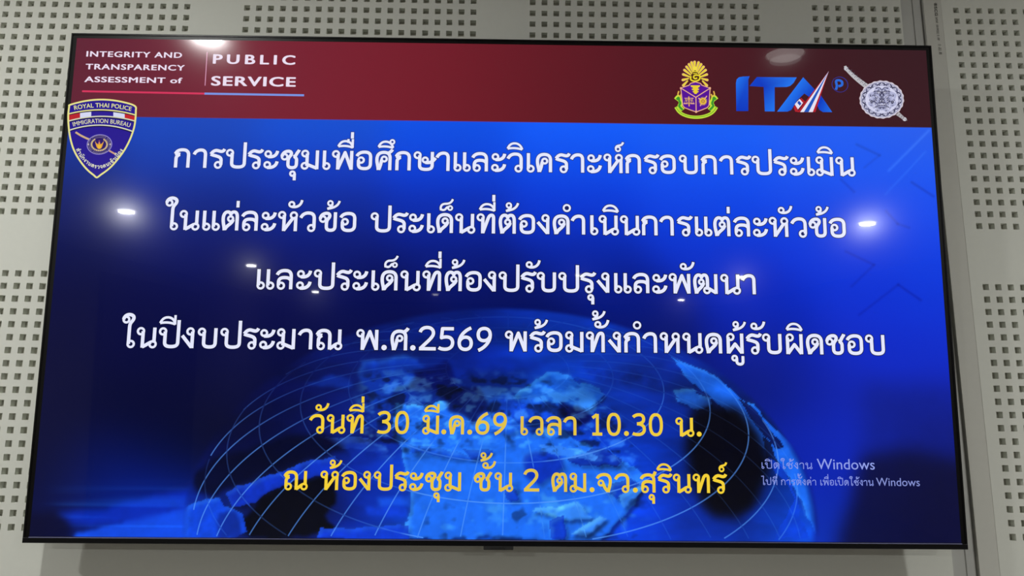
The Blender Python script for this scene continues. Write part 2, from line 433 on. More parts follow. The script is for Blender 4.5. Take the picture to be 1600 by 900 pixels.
# vowel and tone marks; x measured leftwards from the right edge of the base letter
MK = {
 'ิ': (80, ['M3 119C10 138 22 147 38 147C56 147 70 136 76 115', 'M3 119C30 125 54 122 76 115'], 0, 11.5),
 'ี': (80, ['M3 119C10 138 22 147 38 147C56 147 70 136 75 115', 'M3 119C30 125 54 122 75 114', 'M74 112L74 158'], 0, 11.5),
 'ึ': (80, ['M3 119C10 138 22 147 38 147C56 147 70 136 76 115', 'M3 119C30 125 54 122 76 115', 'O71 146 10'], 2, 11.5),
 'ื': (80, ['M3 119C10 138 22 147 38 147C56 147 70 136 75 115', 'M3 119C30 125 54 122 75 114', 'M74 112L74 158', 'M52 138L52 158'], 0, 11.5),
 '่': (18, ['M9 115L9 148'], 0, 15),
 '้': (65, ['O17 142 11', 'M27 139C26 126 16 118 3 113', 'M3 114C36 118 57 130 62 154'], 12, 12),
 'ั': (74, ['O18 134 12', 'M18 122C44 117 64 128 68 156'], 22, 13),
 '็': (70, ['O53 125 10', 'M9 113C2 132 12 146 30 146C48 146 60 152 66 170', 'M9 118C18 112 28 114 34 124C40 132 44 130 45 124'], 0, 11),
 '์': (47, ['O18 124 11', 'M7 126C8 142 20 142 30 144C38 146 42 152 44 160'], 4, 11),
 'ุ': (36, ['O16 -24 11', 'M26 -24L26 -58'], -4, 15),
 'ู': (62, ['O16 -22 11', 'M26 -22L26 -36C26 -48 34 -51 42 -51C52 -51 56 -46 56 -36L56 -12'], 0, 14),
 'ํ': (43, ['O21.5 132 15.5'], 7, 12),
}
UPPER = set('ิีึืั')
STEM, LOOPW = 16.3, 11.0
BEAR = {'ก': (7, 10), 'า': (5, 11), 'ร': (6, 6), 'ป': (3, 11), 'ะ': (5, 9), 'ช': (7, 5), 'ข': (6, 9), 'ม': (5, 10), 'เ': (10, 4), 'แ': (11, 4), 'พ': (3, 10),
        'อ': (8, 10), 'ศ': (8, 8), 'ค': (8, 10), 'ษ': (4, 0), 'ล': (6, 10), 'ส': (6, 8), 'ว': (5, 11), 'ห': (4, 6), 'บ': (4, 10), 'น': (4, 5), 'ใ': (6, 4), 'ไ': (6, 4),
        'ด': (8, 10), 'ต': (8, 10), 'ท': (4, 10), 'ง': (5, 9), 'ผ': (9, 10), 'ฒ': (8, 10), 'ณ': (7, 6), 'จ': (6, 9), ' ': (0, 50)}

def draw_strokes(art, strokes, fx, wscale, col, grow=0.0, sw=None, fill_loops=False, upx=1.0):
    for s in strokes:
        if s[0] in 'OD':
            cx, cy, r = [float(t) for t in s[1:].split()]
            n = 26; w = (min(LOOPW, (sw or STEM) * 0.8) if s[0] == 'O' else 0)
            if s[0] == 'D' or fill_loops:
                rr = r + (w / 2 if s[0] == 'O' else 0) + grow / 2
                art.poly([fx(cx + rr * math.cos(2 * math.pi * i / n), cy + rr * math.sin(2 * math.pi * i / n)) for i in range(n)], col)
            else:
                art.ribbon([fx(cx + r * math.cos(2 * math.pi * i / n), cy + r * math.sin(2 * math.pi * i / n)) for i in range(n)], (w + grow) * wscale, col, closed=True)
        else:
            pts, corners = cubic_path(s)
            w = (sw or STEM) + grow
            if grow:     # lengthen the ends of the dark edge
                a = pts[0] - pts[1]; pts = [pts[0] + a / (np.linalg.norm(a) + 1e-9) * grow / 2] + pts
                a = pts[-1] - pts[-2]; pts = pts + [pts[-1] + a / (np.linalg.norm(a) + 1e-9) * grow / 2]
            art.ribbon([fx(*p) for p in pts], w * wscale, col)
            for c in corners:
                art.poly([fx(c[0] + w / 2 * math.cos(2 * math.pi * i / 14), c[1] + w / 2 * math.sin(2 * math.pi * i / 14)) for i in range(14)], col)

def layout(text, anchors, x_end, unit):
    """ink-left position of every base letter; anchors fix given letters (index among base letters) in slide units"""
    bases = []
    for ch in text:
        if ch in MK: bases[-1][1].append(ch)
        elif ch == 'ำ': bases[-1][1].append('ํ'); bases.append(['า', []])
        else: bases.append([ch, []])
    pos = []; x = 0.0
    for ch, mk in bases:
        l, r = BEAR.get(ch, (6, 6)); w = G[ch][0]
        pos.append(x + l); x += l + w + r
    nat = np.array(pos) * unit
    vis = [i for i, b_ in enumerate(bases) if b_[0] != ' ']
    if anchors:
        ks = [vis[k] for k in range(len(anchors))] if isinstance(anchors, list) else [vis[k] for k in anchors]
        vs = anchors if isinstance(anchors, list) else list(anchors.values())
        kx = [nat[k] for k in ks] + ([nat[vis[-1]] + G[bases[vis[-1]][0]][0] * unit] if len(ks) < len(vis) else []); vx = list(vs) + ([x_end] if len(ks) < len(vis) else [])
        nat = np.interp(nat, kx, vx)
    return bases, nat

def merge(a_, b_, dz):
    n = len(a_.V); a_.V += [(x, y, z + dz) for x, y, z in b_.V]; a_.F += [tuple(n + i for i in f_) for f_ in b_.F]; a_.Cc += b_.Cc
    return a_

def thai(text, anchors, x_end, base_y, xh, col, edge=None, egrow=9.0, sw=None, shade=None, fit=False):
    """one (edge art, face art) pair for every phrase between spaces"""
    u = xh / 100.0
    out = [(Art(), Art())]
    bases, xs = layout(text, anchors, x_end, u)
    k = 1.0
    if fit:      # small type: letters are stretched with their spacing
        _, nat = layout(text, None, 0, u)
        vis = [i for i, b_ in enumerate(bases) if b_[0] != ' ']
    for bi, ((ch, mk), x) in enumerate(zip(bases, xs)):
        if ch == ' ':
            out.append((Art(), Art())); continue
        under, face = out[-1]
        if fit:
            q = bi + 1 if bi + 1 < len(bases) and bases[bi + 1][0] != ' ' else bi - 1
            k = abs((xs[q] - xs[bi]) / (nat[q] - nat[bi])); k = min(1.3, max(0.7, k))
        def fx(gx, gy, x=x, k=k): return (x + gx * u * k, base_y - gy * u)
        c = shade(x) if shade else col
        draw_strokes(face, G[ch][1], fx, u, c, sw=sw)
        if edge: draw_strokes(under, G[ch][1], fx, u, edge, grow=egrow, sw=sw, fill_loops=True)
        up = any(m in UPPER for m in mk)
        for m in mk:
            w, st, dx, msw = MK[m]
            right = G[ch][0] - (8 if ch in 'ช' and m == 'ุ' else 0)
            if ch == 'ป' and m in UPPER: right -= 22
            ox = right + dx - w; oy = 0
            if m in '่้์' and up: oy = 46 if m == '่' else 45; ox -= (10 if m == '้' else 0)
            fm = lambda gx, gy, ox=ox, oy=oy: fx(gx + ox, gy + oy)
            if sw: msw = min(msw, sw)
            draw_strokes(face, st, fm, u, c, sw=msw)
            if edge: draw_strokes(under, st, fm, u, edge, grow=egrow, sw=msw, fill_loops=True)
    return out

# Latin lettering from Blender's own built-in typeface, turned into flat shapes
def latin(art, text, x0, x1, base_y, cap_h, col, bold=0.0, track=1.0, warp=None):
    cu_ = bpy.data.curves.new('lettering', 'FONT'); cu_.body = text; cu_.size = 1.0; cu_.space_character = track
    cu_.resolution_u = 4
    ob = bpy.data.objects.new('lettering', cu_); C.objects.link(ob)
    dg = bpy.context.evaluated_depsgraph_get(); ev = ob.evaluated_get(dg)
    me = bpy.data.meshes.new_from_object(ev)
    vs = [tuple(v.co) for v in me.vertices]; fs = [tuple(p.vertices) for p in me.polygons]
    bpy.data.objects.remove(ob); bpy.data.curves.remove(cu_); bpy.data.meshes.remove(me)
    if not vs: return
    xa, xb = min(v[0] for v in vs), max(v[0] for v in vs)
    k = (x1 - x0) / (xb - xa + 2 * bold); ky = cap_h / (CAP + 2 * bold * 0.6)
    shifts = [(0, 0)] if not bold else [(-bold, 0), (bold, 0), (0, -bold * 0.6), (0, bold * 0.6), (-bold * 0.8, -bold * 0.4), (bold * 0.8, bold * 0.4), (-bold * 0.8, bold * 0.4), (bold * 0.8, -bold * 0.4)]
    for dx, dy in shifts:      # heavier weight: the same letter a hair to each side
        n = len(art.V)
        for v in vs:
            p = (x0 + (v[0] + dx + bold - xa) * k, base_y - (v[1] + dy + bold * 0.6) * ky)
            if warp: p = warp(*p)
            art.V.append((p[0], p[1], art.z)); art.Cc.append(col)
        art.F += [tuple(n + i for i in f_) for f_ in fs]

def cap_height():
    cu_ = bpy.data.curves.new('lettering', 'FONT'); cu_.body = 'H'; cu_.size = 1.0
    ob = bpy.data.objects.new('lettering', cu_); C.objects.link(ob)
    me = bpy.data.meshes.new_from_object(ob.evaluated_get(bpy.context.evaluated_depsgraph_get()))
    h = max(v.co.y for v in me.vertices)
    bpy.data.objects.remove(ob); bpy.data.curves.remove(cu_); bpy.data.meshes.remove(me)
    return h
CAP = cap_height()

# ------------------------------------------------------------------ slide background picture
NX, NY = 761, 429
gx = np.linspace(0, 1600, NX); gy = np.linspace(0, 900, NY)
X, Y = np.meshgrid(gx, gy)
rng = np.random.default_rng(7)
def vnoise(sx, sy, seed):
    r = np.random.default_rng(seed); T = r.random((64, 64))
    u = X / sx; v = Y / sy
    i = np.floor(u).astype(int); j = np.floor(v).astype(int); fu = u - i; fv = v - j
    fu = fu * fu * (3 - 2 * fu); fv = fv * fv * (3 - 2 * fv)
    a = T[j % 64, i % 64]; b_ = T[j % 64, (i + 1) % 64]; c_ = T[(j + 1) % 64, i % 64]; d = T[(j + 1) % 64, (i + 1) % 64]
    return (a * (1 - fu) + b_ * fu) * (1 - fv) + (c_ * (1 - fu) + d * fu) * fv
def fbm(s, seed, asp=1.0, oct=4):
    t = 0; k = 0
    for o in range(oct): t = t + vnoise(s * asp / 2 ** o, s / 2 ** o, seed + o) / 2 ** o; k += 1 / 2 ** o
    return t / k
def field(ctrl, sx=95.0, sy=60.0):
    num = np.zeros(X.shape + (3,)); den = np.zeros(X.shape) + 1e-12
    for (px, py), c in ctrl:
        w = np.exp(-((X - px) / sx) ** 2 - ((Y - py) / sy) ** 2) + 1e-4 / (1 + ((X - px) / sx) ** 2 + ((Y - py) / sy) ** 2) ** 2
        num += w[..., None] * np.array(c, float); den += w
    return num / den[..., None]
def inside(poly, wob=0.0, seed=1):
    xx, yy = X, Y
    if wob:
        xx = X + (fbm(26, seed) - 0.5) * 2 * wob; yy = Y + (fbm(26, seed + 40) - 0.5) * 2 * wob
    res = np.zeros(X.shape, bool); m = len(poly)
    for i in range(m):
        (x1, y1), (x2, y2) = poly[i], poly[(i + 1) % m]
        cond = ((y1 > yy) != (y2 > yy))
        with np.errstate(divide='ignore', invalid='ignore'):
            res ^= cond & (xx < (x2 - x1) * (yy - y1) / ((y2 - y1) if y2 != y1 else 1e-9) + x1)
    return res.astype(float)
def blur(a, k):
    for _ in range(2):
        for ax in (0, 1):
            c = np.cumsum(np.concatenate([np.repeat(np.take(a, [0], ax), k + 1, ax), a, np.repeat(np.take(a, [-1], ax), k, ax)], ax), ax)
            n = a.shape[ax]
            a = (np.take(c, range(2 * k + 1, 2 * k + 1 + n), ax) - np.take(c, range(0, n), ax)) / (2 * k + 1)
    return a
def mix(img, mask, col, amt=1.0):
    m = np.clip(mask * amt, 0, 1)[..., None]
    return img * (1 - m) + np.array(col, float) * m

BG = [
    ((-19.8, 181.3), (22,62,170)),
    ((226.1, 177.9), (24,74,192)),
    ((461.5, 174.7), (20,82,212)),
    ((697.9, 171.4), (8,82,232)),
    ((935.3, 168.1), (15,94,252)),
    ((1173.8, 164.8), (22,98,250)),
    ((1413.3, 161.5), (35,95,242)),
    ((1581.6, 159.2), (42,96,238)),
    ((-25.2, 248.3), (14,40,130)),
    ((230.8, 245.0), (18,54,164)),
    ((464.5, 241.9), (14,56,188)),
    ((699.3, 238.8), (4,62,216)),
    ((935.1, 235.7), (5,74,235)),
    ((1172.0, 232.6), (15,80,240)),
    ((1409.9, 229.4), (26,86,240)),
    ((1577.0, 227.2), (28,86,238)),
    ((-17.2, 332.1), (11,25,98)),
    ((236.5, 329.0), (11,34,126)),
    ((468.3, 326.1), (8,38,146)),
    ((701.1, 323.3), (3,42,174)),
    ((934.9, 320.4), (3,54,212)),
    ((1169.7, 317.5), (8,66,226)),
    ((1405.6, 314.5), (16,70,230)),
    ((1583.1, 312.4), (20,74,235)),
    ((-20.8, 414.7), (7,14,72)),
    ((242.2, 411.6), (7,18,94)),
    ((472.0, 409.0), (4,20,108)),
    ((702.9, 406.3), (1,22,122)),
    ((934.7, 403.6), (1,34,160)),
    ((1167.5, 400.9), (4,48,202)),
    ((1401.3, 398.2), (10,56,220)),
    ((1589.1, 396.0), (15,62,226)),
    ((-24.4, 495.8), (5,8,60)),
    ((191.0, 493.5), (4,8,66)),
    ((361.6, 491.6), (3,7,74)),
    ((590.0, 489.2), (1,9,80)),
    ((819.4, 486.7), (1,13,92)),
    ((1049.8, 484.2), (1,22,126)),
    ((1281.1, 481.7), (4,38,186)),
    ((1455.3, 479.8), (8,48,212)),
    ((1595.0, 478.3), (10,54,218)),
    ((-16.6, 575.5), (5,8,55)),
    ((197.0, 573.3), (3,6,60)),
    ((366.2, 571.6), (1,6,64)),
    ((592.7, 569.3), (2,8,70)),
    ((820.1, 567.1), (2,14,86)),
    ((1048.6, 564.8), (2,16,100)),
    ((1278.0, 562.4), (6,28,150)),
    ((1450.7, 560.7), (8,40,198)),
    ((1600.8, 559.2), (10,44,204)),
    ((-8.0, 664.9), (5,8,52)),
    ((203.7, 663.0), (3,6,50)),
    ((371.3, 661.4), (2,6,56)),
    ((1274.5, 653.1), (4,22,120)),
    ((1388.4, 652.0), (8,34,176)),
    ((1594.2, 650.1), (10,34,176)),
    ((-10.4, 752.8), (5,8,50)),
    ((210.2, 750.9), (3,6,50)),
    ((298.8, 750.2), (2,5,36)),
    ((1316.2, 741.6), (6,28,150)),
    ((1383.9, 741.1), (10,40,192)),
    ((1417.8, 740.8), (9,38,185)),
    ((1587.7, 739.4), (8,20,110)),
    ((-5.7, 801.5), (5,8,48)),
    ((104.0, 800.6), (4,16,84)),
    ((202.9, 799.8), (2,20,106)),
    ((268.9, 799.3), (1,3,28)),
    ((-2.0, 839.0), (4,6,46)),
    ((107.2, 838.1), (5,28,116)),
    ((194.8, 837.5), (3,36,170)),
    ((271.5, 836.9), (3,40,170)),
    ((1368.3, 828.5), (8,40,190)),
    ((1413.1, 828.2), (8,34,160)),
    ((1592.6, 826.8), (8,16,80)),
    ((4.1, 900.4), (3,4,32)),
    ((69.1, 900.0), (4,10,60)),
    ((112.6, 899.7), (5,44,170)),
    ((188.6, 899.1), (8,56,190)),
    ((264.8, 898.6), (8,60,200)),
    ((1365.2, 890.9), (10,60,205)),
    ((1398.6, 890.6), (8,46,180)),
    ((1465.4, 890.2), (3,5,56)),
    ((1588.0, 889.3), (3,4,60)),
]
img = field(BG)
# faint printed arrows and streaks of the slide's backdrop on the right
img *= (1 + 0.05 * (fbm(120, 11, 2.0) - 0.5))[..., None]

def streak(p, q, w, d):
    global img
    p, q = np.array(p), np.array(q); v = q - p; L = np.linalg.norm(v)
    s = ((X - p[0]) * v[0] + (Y - p[1]) * v[1]) / L ** 2
    dist = np.hypot(X - p[0] - np.clip(s, 0, 1) * v[0], Y - p[1] - np.clip(s, 0, 1) * v[1])
    img = img + np.exp(-(dist / w) ** 2)[..., None] * np.array(d, float)
for p, q, w, d in (((1514.4, 236.7), (1595.0, 157.8), 2.6, (16, 18, 8)), ((1505.6, 281.9), (1584.9, 200.1), 2.2, (8, 10, 4)), ((1457.5, 187.0), (1499.4, 207.4), 2.5, (-4, -12, -26)), ((1499.4, 207.4), (1469.4, 231.1), 2.2, (-2, -8, -14)),
                   ((1425.2, 254.9), (1447.7, 277.7), 2.5, (-4, -12, -22)), ((1555.9, 258.1), (1594.6, 284.4), 2.5, (-3, -14, -28)), ((1504.9, 313.3), (1524.7, 337.1), 2.5, (-2, -10, -20)), ((1524.7, 337.1), (1545.5, 344.1), 2.5, (-2, -10, -20)),
                   ((1426.4, 389.6), (1476.6, 413.9), 2.5, (-2, -10, -20)), ((1476.6, 413.9), (1433.4, 454.3), 2.5, (-2, -8, -16)), ((1518.8, 449.9), (1557.8, 477.5), 2.5, (-2, -12, -26)), ((1518.8, 449.9), (1444.5, 505.5), 2.5, (-2, -8, -16))):
    streak(p, q, w, d)

# globe: ellipse in the lower half
GCX, GCY = 803.1, 869.7
GA, GB, PERSP = 528.2, 359.5, -0.015
ub = (X - GCX) / GA; vb = (Y - GCY) / GB
rr = np.sqrt(ub ** 2 + vb ** 2)
globe = np.clip((1.035 - rr) / 0.02, 0, 1)
ocean = field([
    ((548.2, 592.5), (3,20,100)),
    ((706.8, 590.9), (3,26,120)),
    ((877.2, 589.2), (5,40,150)),
    ((1048.2, 587.5), (6,44,160)),
    ((1139.7, 586.6), (6,34,140)),
    ((426.2, 638.6), (2,8,70)),
    ((549.9, 637.4), (4,22,100)),
    ((651.3, 636.5), (6,40,140)),
    ((707.7, 635.9), (2,16,84)),
    ((775.5, 635.3), (3,30,135)),
    ((877.4, 634.3), (8,70,205)),
    ((990.8, 633.3), (8,64,205)),
    ((1104.4, 632.2), (5,48,175)),
    ((1195.5, 631.3), (5,34,140)),
    ((339.8, 695.0), (1,5,50)),
    ((429.0, 694.2), (1,7,58)),
    ((540.8, 693.2), (4,20,98)),
    ((619.2, 692.5), (12,74,205)),
    ((708.9, 691.7), (8,52,170)),
    ((821.3, 690.7), (10,62,195)),
    ((933.9, 689.7), (6,58,200)),
    ((1046.8, 688.7), (5,56,205)),
    ((1114.6, 688.0), (4,40,150)),
    ((1216.5, 687.1), (2,8,50)),
    ((1261.8, 686.7), (6,34,140)),
    ((298.8, 750.2), (1,4,40)),
    ((376.3, 749.6), (1,4,40)),
    ((465.1, 748.8), (3,16,84)),
    ((554.1, 748.1), (4,28,124)),
    ((643.2, 747.3), (12,70,200)),
    ((754.8, 746.4), (14,80,210)),
    ((866.6, 745.4), (12,70,210)),
    ((978.6, 744.5), (6,66,220)),
    ((1090.9, 743.5), (5,58,215)),
    ((1169.6, 742.9), (2,8,40)),
    ((1237.2, 742.3), (1,4,24)),
    ((1304.9, 741.7), (8,60,190)),
    ((279.5, 793.8), (2,10,80)),
    ((378.8, 793.0), (1,5,40)),
    ((456.1, 792.4), (2,10,60)),
    ((533.6, 791.8), (5,38,160)),
    ((611.1, 791.1), (6,44,180)),
    ((688.8, 790.5), (14,80,215)),
    ((800.0, 789.6), (14,80,215)),
    ((911.3, 788.7), (14,80,222)),
    ((1000.6, 788.0), (10,72,222)),
    ((1112.4, 787.1), (5,58,215)),
    ((1179.6, 786.6), (1,5,26)),
    ((1246.9, 786.0), (1,4,22)),
    ((1314.2, 785.5), (8,72,210)),
    ((271.5, 836.9), (6,52,190)),
    ((337.3, 836.4), (5,36,150)),
    ((425.2, 835.7), (1,4,30)),
    ((491.3, 835.2), (1,6,44)),
    ((557.4, 834.7), (5,44,182)),
    ((623.6, 834.2), (7,50,195)),
    ((711.9, 833.5), (14,84,222)),
    ((822.6, 832.7), (14,84,222)),
    ((933.5, 831.8), (12,80,225)),
    ((1044.7, 831.0), (6,62,218)),
    ((1133.8, 830.3), (4,50,190)),
    ((1189.5, 829.9), (1,5,30)),
    ((1245.3, 829.5), (4,40,160)),
    ((1323.5, 828.9), (6,70,215)),
    ((275.1, 890.1), (8,62,210)),
    ((340.6, 889.6), (6,40,165)),
    ((384.3, 889.3), (1,5,40)),
    ((428.0, 889.0), (1,4,26)),
    ((493.7, 888.5), (3,18,90)),
    ((559.4, 888.0), (7,50,195)),
    ((647.2, 887.4), (14,84,220)),
    ((757.1, 886.6), (16,90,226)),
    ((867.2, 885.9), (14,86,225)),
    ((977.6, 885.1), (8,66,225)),
    ((1088.2, 884.3), (6,60,222)),
    ((1199.0, 883.5), (6,58,215)),
    ((1265.6, 883.0), (8,70,222)),
    ((1354.5, 882.4), (14,84,225)),
], 80, 60)
tex = fbm(34, 21, 3.0)
ocean = ocean * (0.70 + 0.6 * tex)[..., None]
img = img * (1 - globe[..., None]) + ocean * globe[..., None]

def put(poly, col, wob=10.0, seed=1, k=1, amt=0.9, rough=0.3, relief=0.0, out=False):
    global img
    m = blur(inside(poly, wob, seed), k) * ((1 - globe) if out else globe)
    t = fbm(16, seed + 5)
    c = np.array(col, float)[None, None, :] * (1 - rough / 2 + rough * t)[..., None]
    img = img * (1 - m[..., None] * amt) + c * (m[..., None] * amt)
    if relief:       # light and dark rims of the embossed coastline
        e = (blur(m, 1) - np.roll(np.roll(blur(m, 1), 2, 0), 2, 1)) * relief
        img = img * (1 - 0.55 * np.clip(-e, 0, 1))[..., None] + np.clip(e, 0, 1)[..., None] * np.array((34, 50, 20))
LAND = (30, 112, 248)
# pale continent over the lower middle
put([(616.3, 672.5), (708.4, 667.2), (759.5, 691.2), (810.0, 688.5), (855.2, 719.1), (902.4, 705.5), (961.8, 745.7), (1028.8, 770.3), (1057.4, 798.4), (1027.8, 847.3), (1002.0, 871.0), (977.5, 897.8), (634.4, 900.2), (646.2, 855.5), (650.7, 816.8), (634.2, 783.4), (629.7, 745.2), (610.1, 723.5)], LAND, 10, 3, 0, 0.92, 0.22, 0.9)
put([(839.8, 758.8), (877.8, 749.7), (906.9, 755.0), (913.6, 783.3), (869.1, 806.4), (842.3, 791.5)], (5, 46, 190), 7, 9, 1, 0.9, 0.3, 0.8)
put([(915.8, 761.4), (967.4, 744.6), (1014.3, 761.7), (1003.0, 774.9), (944.9, 773.2)], (4, 36, 160), 9, 14, 0, 0.8, 0.3, 0.8)
put([(873.3, 738.8), (939.4, 749.2), (971.8, 762.1), (967.2, 768.7), (911.4, 760.4), (873.3, 749.8)], (62, 140, 250), 6, 17, 0, 0.6)
put([(643.0, 740.7), (710.2, 751.1), (777.3, 763.7), (777.4, 770.2), (710.5, 764.2), (643.3, 751.7)], (10, 60, 200), 6, 18, 0, 0.5, 0.4, 0.8)
put([(732.5, 750.9), (779.3, 746.2), (790.6, 752.6), (755.0, 763.9)], (8, 48, 180), 5, 20, 0, 0.6, 0.4, 0.8)
put([(975.9, 807.8), (1028.4, 796.5), (1047.2, 809.4), (1002.4, 831.3)], (8, 52, 185), 7, 19, 0, 0.85, 0.3, 0.8)
put([(1005.8, 825.9), (1045.0, 807.2), (1051.6, 815.8), (1013.3, 848.5)], (50, 130, 245), 7, 22, 0, 0.8, 0.3, 0.8)
put([(861.5, 851.7), (939.1, 838.3), (966.7, 859.5), (922.4, 866.3), (878.1, 862.3)], (66, 152, 255), 9, 23, 0, 0.6, 0.3, 1.0)
put([(887.0, 866.5), (911.3, 859.9), (915.7, 898.3), (891.5, 898.4)], (6, 50, 200), 6, 24, 0, 0.8, 0.3, 0.8)
put([(925.7, 887.6), (973.3, 861.6), (986.6, 865.8), (951.0, 893.8)], (70, 150, 255), 6, 25, 0, 0.6, 0.3, 1.0)
put([(806.9, 815.6), (829.2, 819.7), (833.7, 836.9), (818.3, 839.2)], (8, 50, 190), 8, 26, 0, 0.7, 0.3, 0.8)
# upper land by the pole
put([(860.3, 622.1), (898.9, 612.8), (945.4, 629.2), (987.2, 650.1), (962.2, 679.4), (919.3, 672.0), (868.5, 668.0), (821.0, 659.5)], (24, 104, 236), 10, 27, 0, 0.85, 0.3, 0.8)
put([(742.4, 680.3), (809.6, 648.4), (888.8, 665.6), (911.4, 689.9), (877.7, 718.9), (810.4, 719.5), (754.1, 706.8)], (16, 74, 210), 16, 33, 1, 0.5, 1.2, 0.8)
put([(696.7, 649.5), (758.7, 642.2), (787.4, 679.9), (748.4, 702.4), (708.7, 680.6)], (2, 14, 80), 12, 35, 1, 0.85, 0.5)
put([(902.3, 667.7), (939.6, 671.8), (967.7, 693.8), (940.6, 709.5), (904.6, 689.9)], (2, 12, 80), 8, 37, 1, 0.9, 0.5)
put([(550.7, 599.2), (638.6, 587.0), (666.5, 611.6), (635.5, 636.6), (606.9, 659.3), (587.4, 681.7), (563.8, 648.5)], (10, 62, 190), 14, 41, 1, 0.6, 0.4, 0.6)
put([(644.9, 609.6), (706.9, 597.7), (725.8, 633.5), (685.5, 649.6), (640.2, 643.3)], (1, 10, 80), 10, 43, 1, 0.8, 0.5)
put([(457.6, 638.3), (504.3, 624.4), (533.8, 628.6), (541.1, 642.0), (493.9, 644.7)], (8, 48, 160), 5, 44, 1, 0.7)
put([(718.3, 597.6), (809.0, 589.9), (900.0, 595.8), (854.6, 612.1), (741.3, 617.7)], (3, 30, 130), 8, 45, 2, 0.6)
put([(934.2, 595.4), (1047.9, 610.2), (1104.4, 632.2), (1047.5, 639.5), (968.1, 629.0)], (5, 44, 165), 10, 46, 2, 0.6, 0.9)
put([(552.9, 717.3), (630.9, 707.8), (620.6, 736.5), (560.8, 748.0)], (4, 22, 110), 9, 48, 1, 0.7, 0.6)
put([(486.6, 731.1), (553.3, 728.3), (609.7, 747.6), (598.8, 754.2), (531.8, 748.2)], (70, 130, 245), 6, 49, 0, 0.4, 0.6)
# far right coast band along the limb
put([(1105.5, 582.4), (1175.5, 613.5), (1258.6, 681.2), (1316.3, 738.3), (1355.4, 817.8), (1371.7, 895.1), (1349.4, 895.2), (1319.6, 815.9), (1269.7, 746.4), (1211.8, 691.6), (1174.2, 658.5), (1133.0, 625.2)], (28, 110, 248), 6, 47, 0, 0.9, 0.25, 0.9)
put([(1104.2, 643.4), (1138.4, 638.6), (1174.1, 665.2), (1148.8, 676.6), (1115.1, 663.5)], (34, 112, 238), 9, 51, 0, 0.8, 0.5, 0.9)
put([(1217.5, 655.9), (1246.5, 671.3), (1272.6, 702.2), (1298.1, 741.8), (1286.7, 744.1), (1254.3, 706.8)], (2, 14, 76), 5, 53, 0, 0.9)
put([(1260.6, 720.0), (1276.0, 731.0), (1290.0, 774.8), (1270.1, 766.2)], (4, 16, 60), 5, 54, 0, 0.9)
put([(1266.0, 755.3), (1294.8, 768.2), (1322.6, 850.5), (1333.9, 895.4), (1276.2, 895.8), (1312.4, 829.0), (1287.3, 785.7)], (8, 64, 214), 8, 55, 0, 0.8)
# black gulf
put([(1139.7, 676.7), (1171.7, 667.5), (1217.1, 669.3), (1260.6, 720.0), (1269.8, 774.9), (1247.1, 842.4), (1210.7, 864.2), (1171.9, 860.2), (1151.3, 841.0), (1132.6, 787.0), (1127.1, 732.2)], (1, 2, 16), 5, 57, 4, 1.0, 0.5)
# left ocean: black deeps with one blue current between them
put([(268.7, 796.0), (299.9, 767.6), (409.0, 738.3), (486.0, 717.9), (537.4, 748.2), (455.1, 770.7), (378.9, 795.2), (327.5, 819.3), (304.1, 832.3), (277.3, 826.1)], (0, 3, 34), 8, 61, 2, 0.85)
put([(327.9, 825.7), (349.1, 812.7), (414.0, 790.6), (473.9, 770.5), (514.6, 761.5), (518.0, 789.7), (467.6, 800.9), (413.2, 816.5), (381.5, 840.3), (338.2, 851.3)], (10, 52, 200), 6, 65, 0, 0.9, 0.4, 0.5)
put([(385.9, 840.3), (413.3, 818.6), (467.7, 803.1), (513.8, 794.1), (520.1, 839.3), (499.0, 860.8), (519.9, 888.3), (428.7, 901.7), (376.3, 902.0), (359.5, 876.7)], (0, 2, 18), 6, 62, 1, 1.0, 0.5)
put([(250.9, 856.3), (271.9, 843.3), (315.0, 830.1), (329.2, 847.1), (360.6, 857.6), (366.8, 889.4), (341.4, 902.3), (256.4, 902.9)], (12, 72, 226), 6, 67, 0, 0.9, 0.4, 0.6)
put([(316.7, 857.9), (351.8, 857.6), (367.6, 902.1), (319.6, 902.4)], (4, 28, 120), 6, 68, 1, 0.6)
put([(527.1, 741.7), (620.6, 736.5), (630.0, 754.0), (550.6, 774.3)], (7, 40, 160), 5, 69, 1, 0.7)
put([(588.2, 832.3), (647.7, 829.7), (645.9, 844.8), (593.1, 847.3)], (20, 86, 235), 3, 71, 1, 0.8)
put([(568.9, 847.5), (641.5, 844.8), (639.8, 861.9), (573.8, 862.4)], (12, 62, 215), 3, 73, 1, 0.8)
put([(493.5, 884.3), (646.9, 876.8), (647.5, 900.1), (487.7, 901.3)], (12, 62, 222), 4, 75, 0, 0.9, 0.3, 0.5)
# bright flecks and dark valleys of relief
reg = blur(inside([(549.0, 615.0), (934.1, 622.6), (1001.7, 677.9), (1045.4, 782.2), (933.7, 766.8), (776.9, 735.2), (621.6, 769.3), (553.7, 737.1)], 10, 83), 4) * globe
n1 = fbm(15, 81, 1.6, 3)
fl = np.clip((n1 - 0.56) * 7, 0, 1) * reg; fd = np.clip((0.45 - n1) * 7, 0, 1) * reg
img = img + fl[..., None] * np.array((34, 52, 42))
img = img * (1 - 0.5 * fd[..., None])
reg2 = blur(inside([(645.6, 834.0), (1056.5, 787.6), (1054.8, 897.3), (647.5, 900.1)], 10, 85), 6) * globe
n2 = fbm(22, 87, 1.4, 3)
img = img * (1 - 0.35 * np.clip((0.40 - n2) * 8, 0, 1) * reg2)[..., None] + (np.clip((n2 - 0.62) * 6, 0, 1) * reg2)[..., None] * np.array((24, 34, 8))
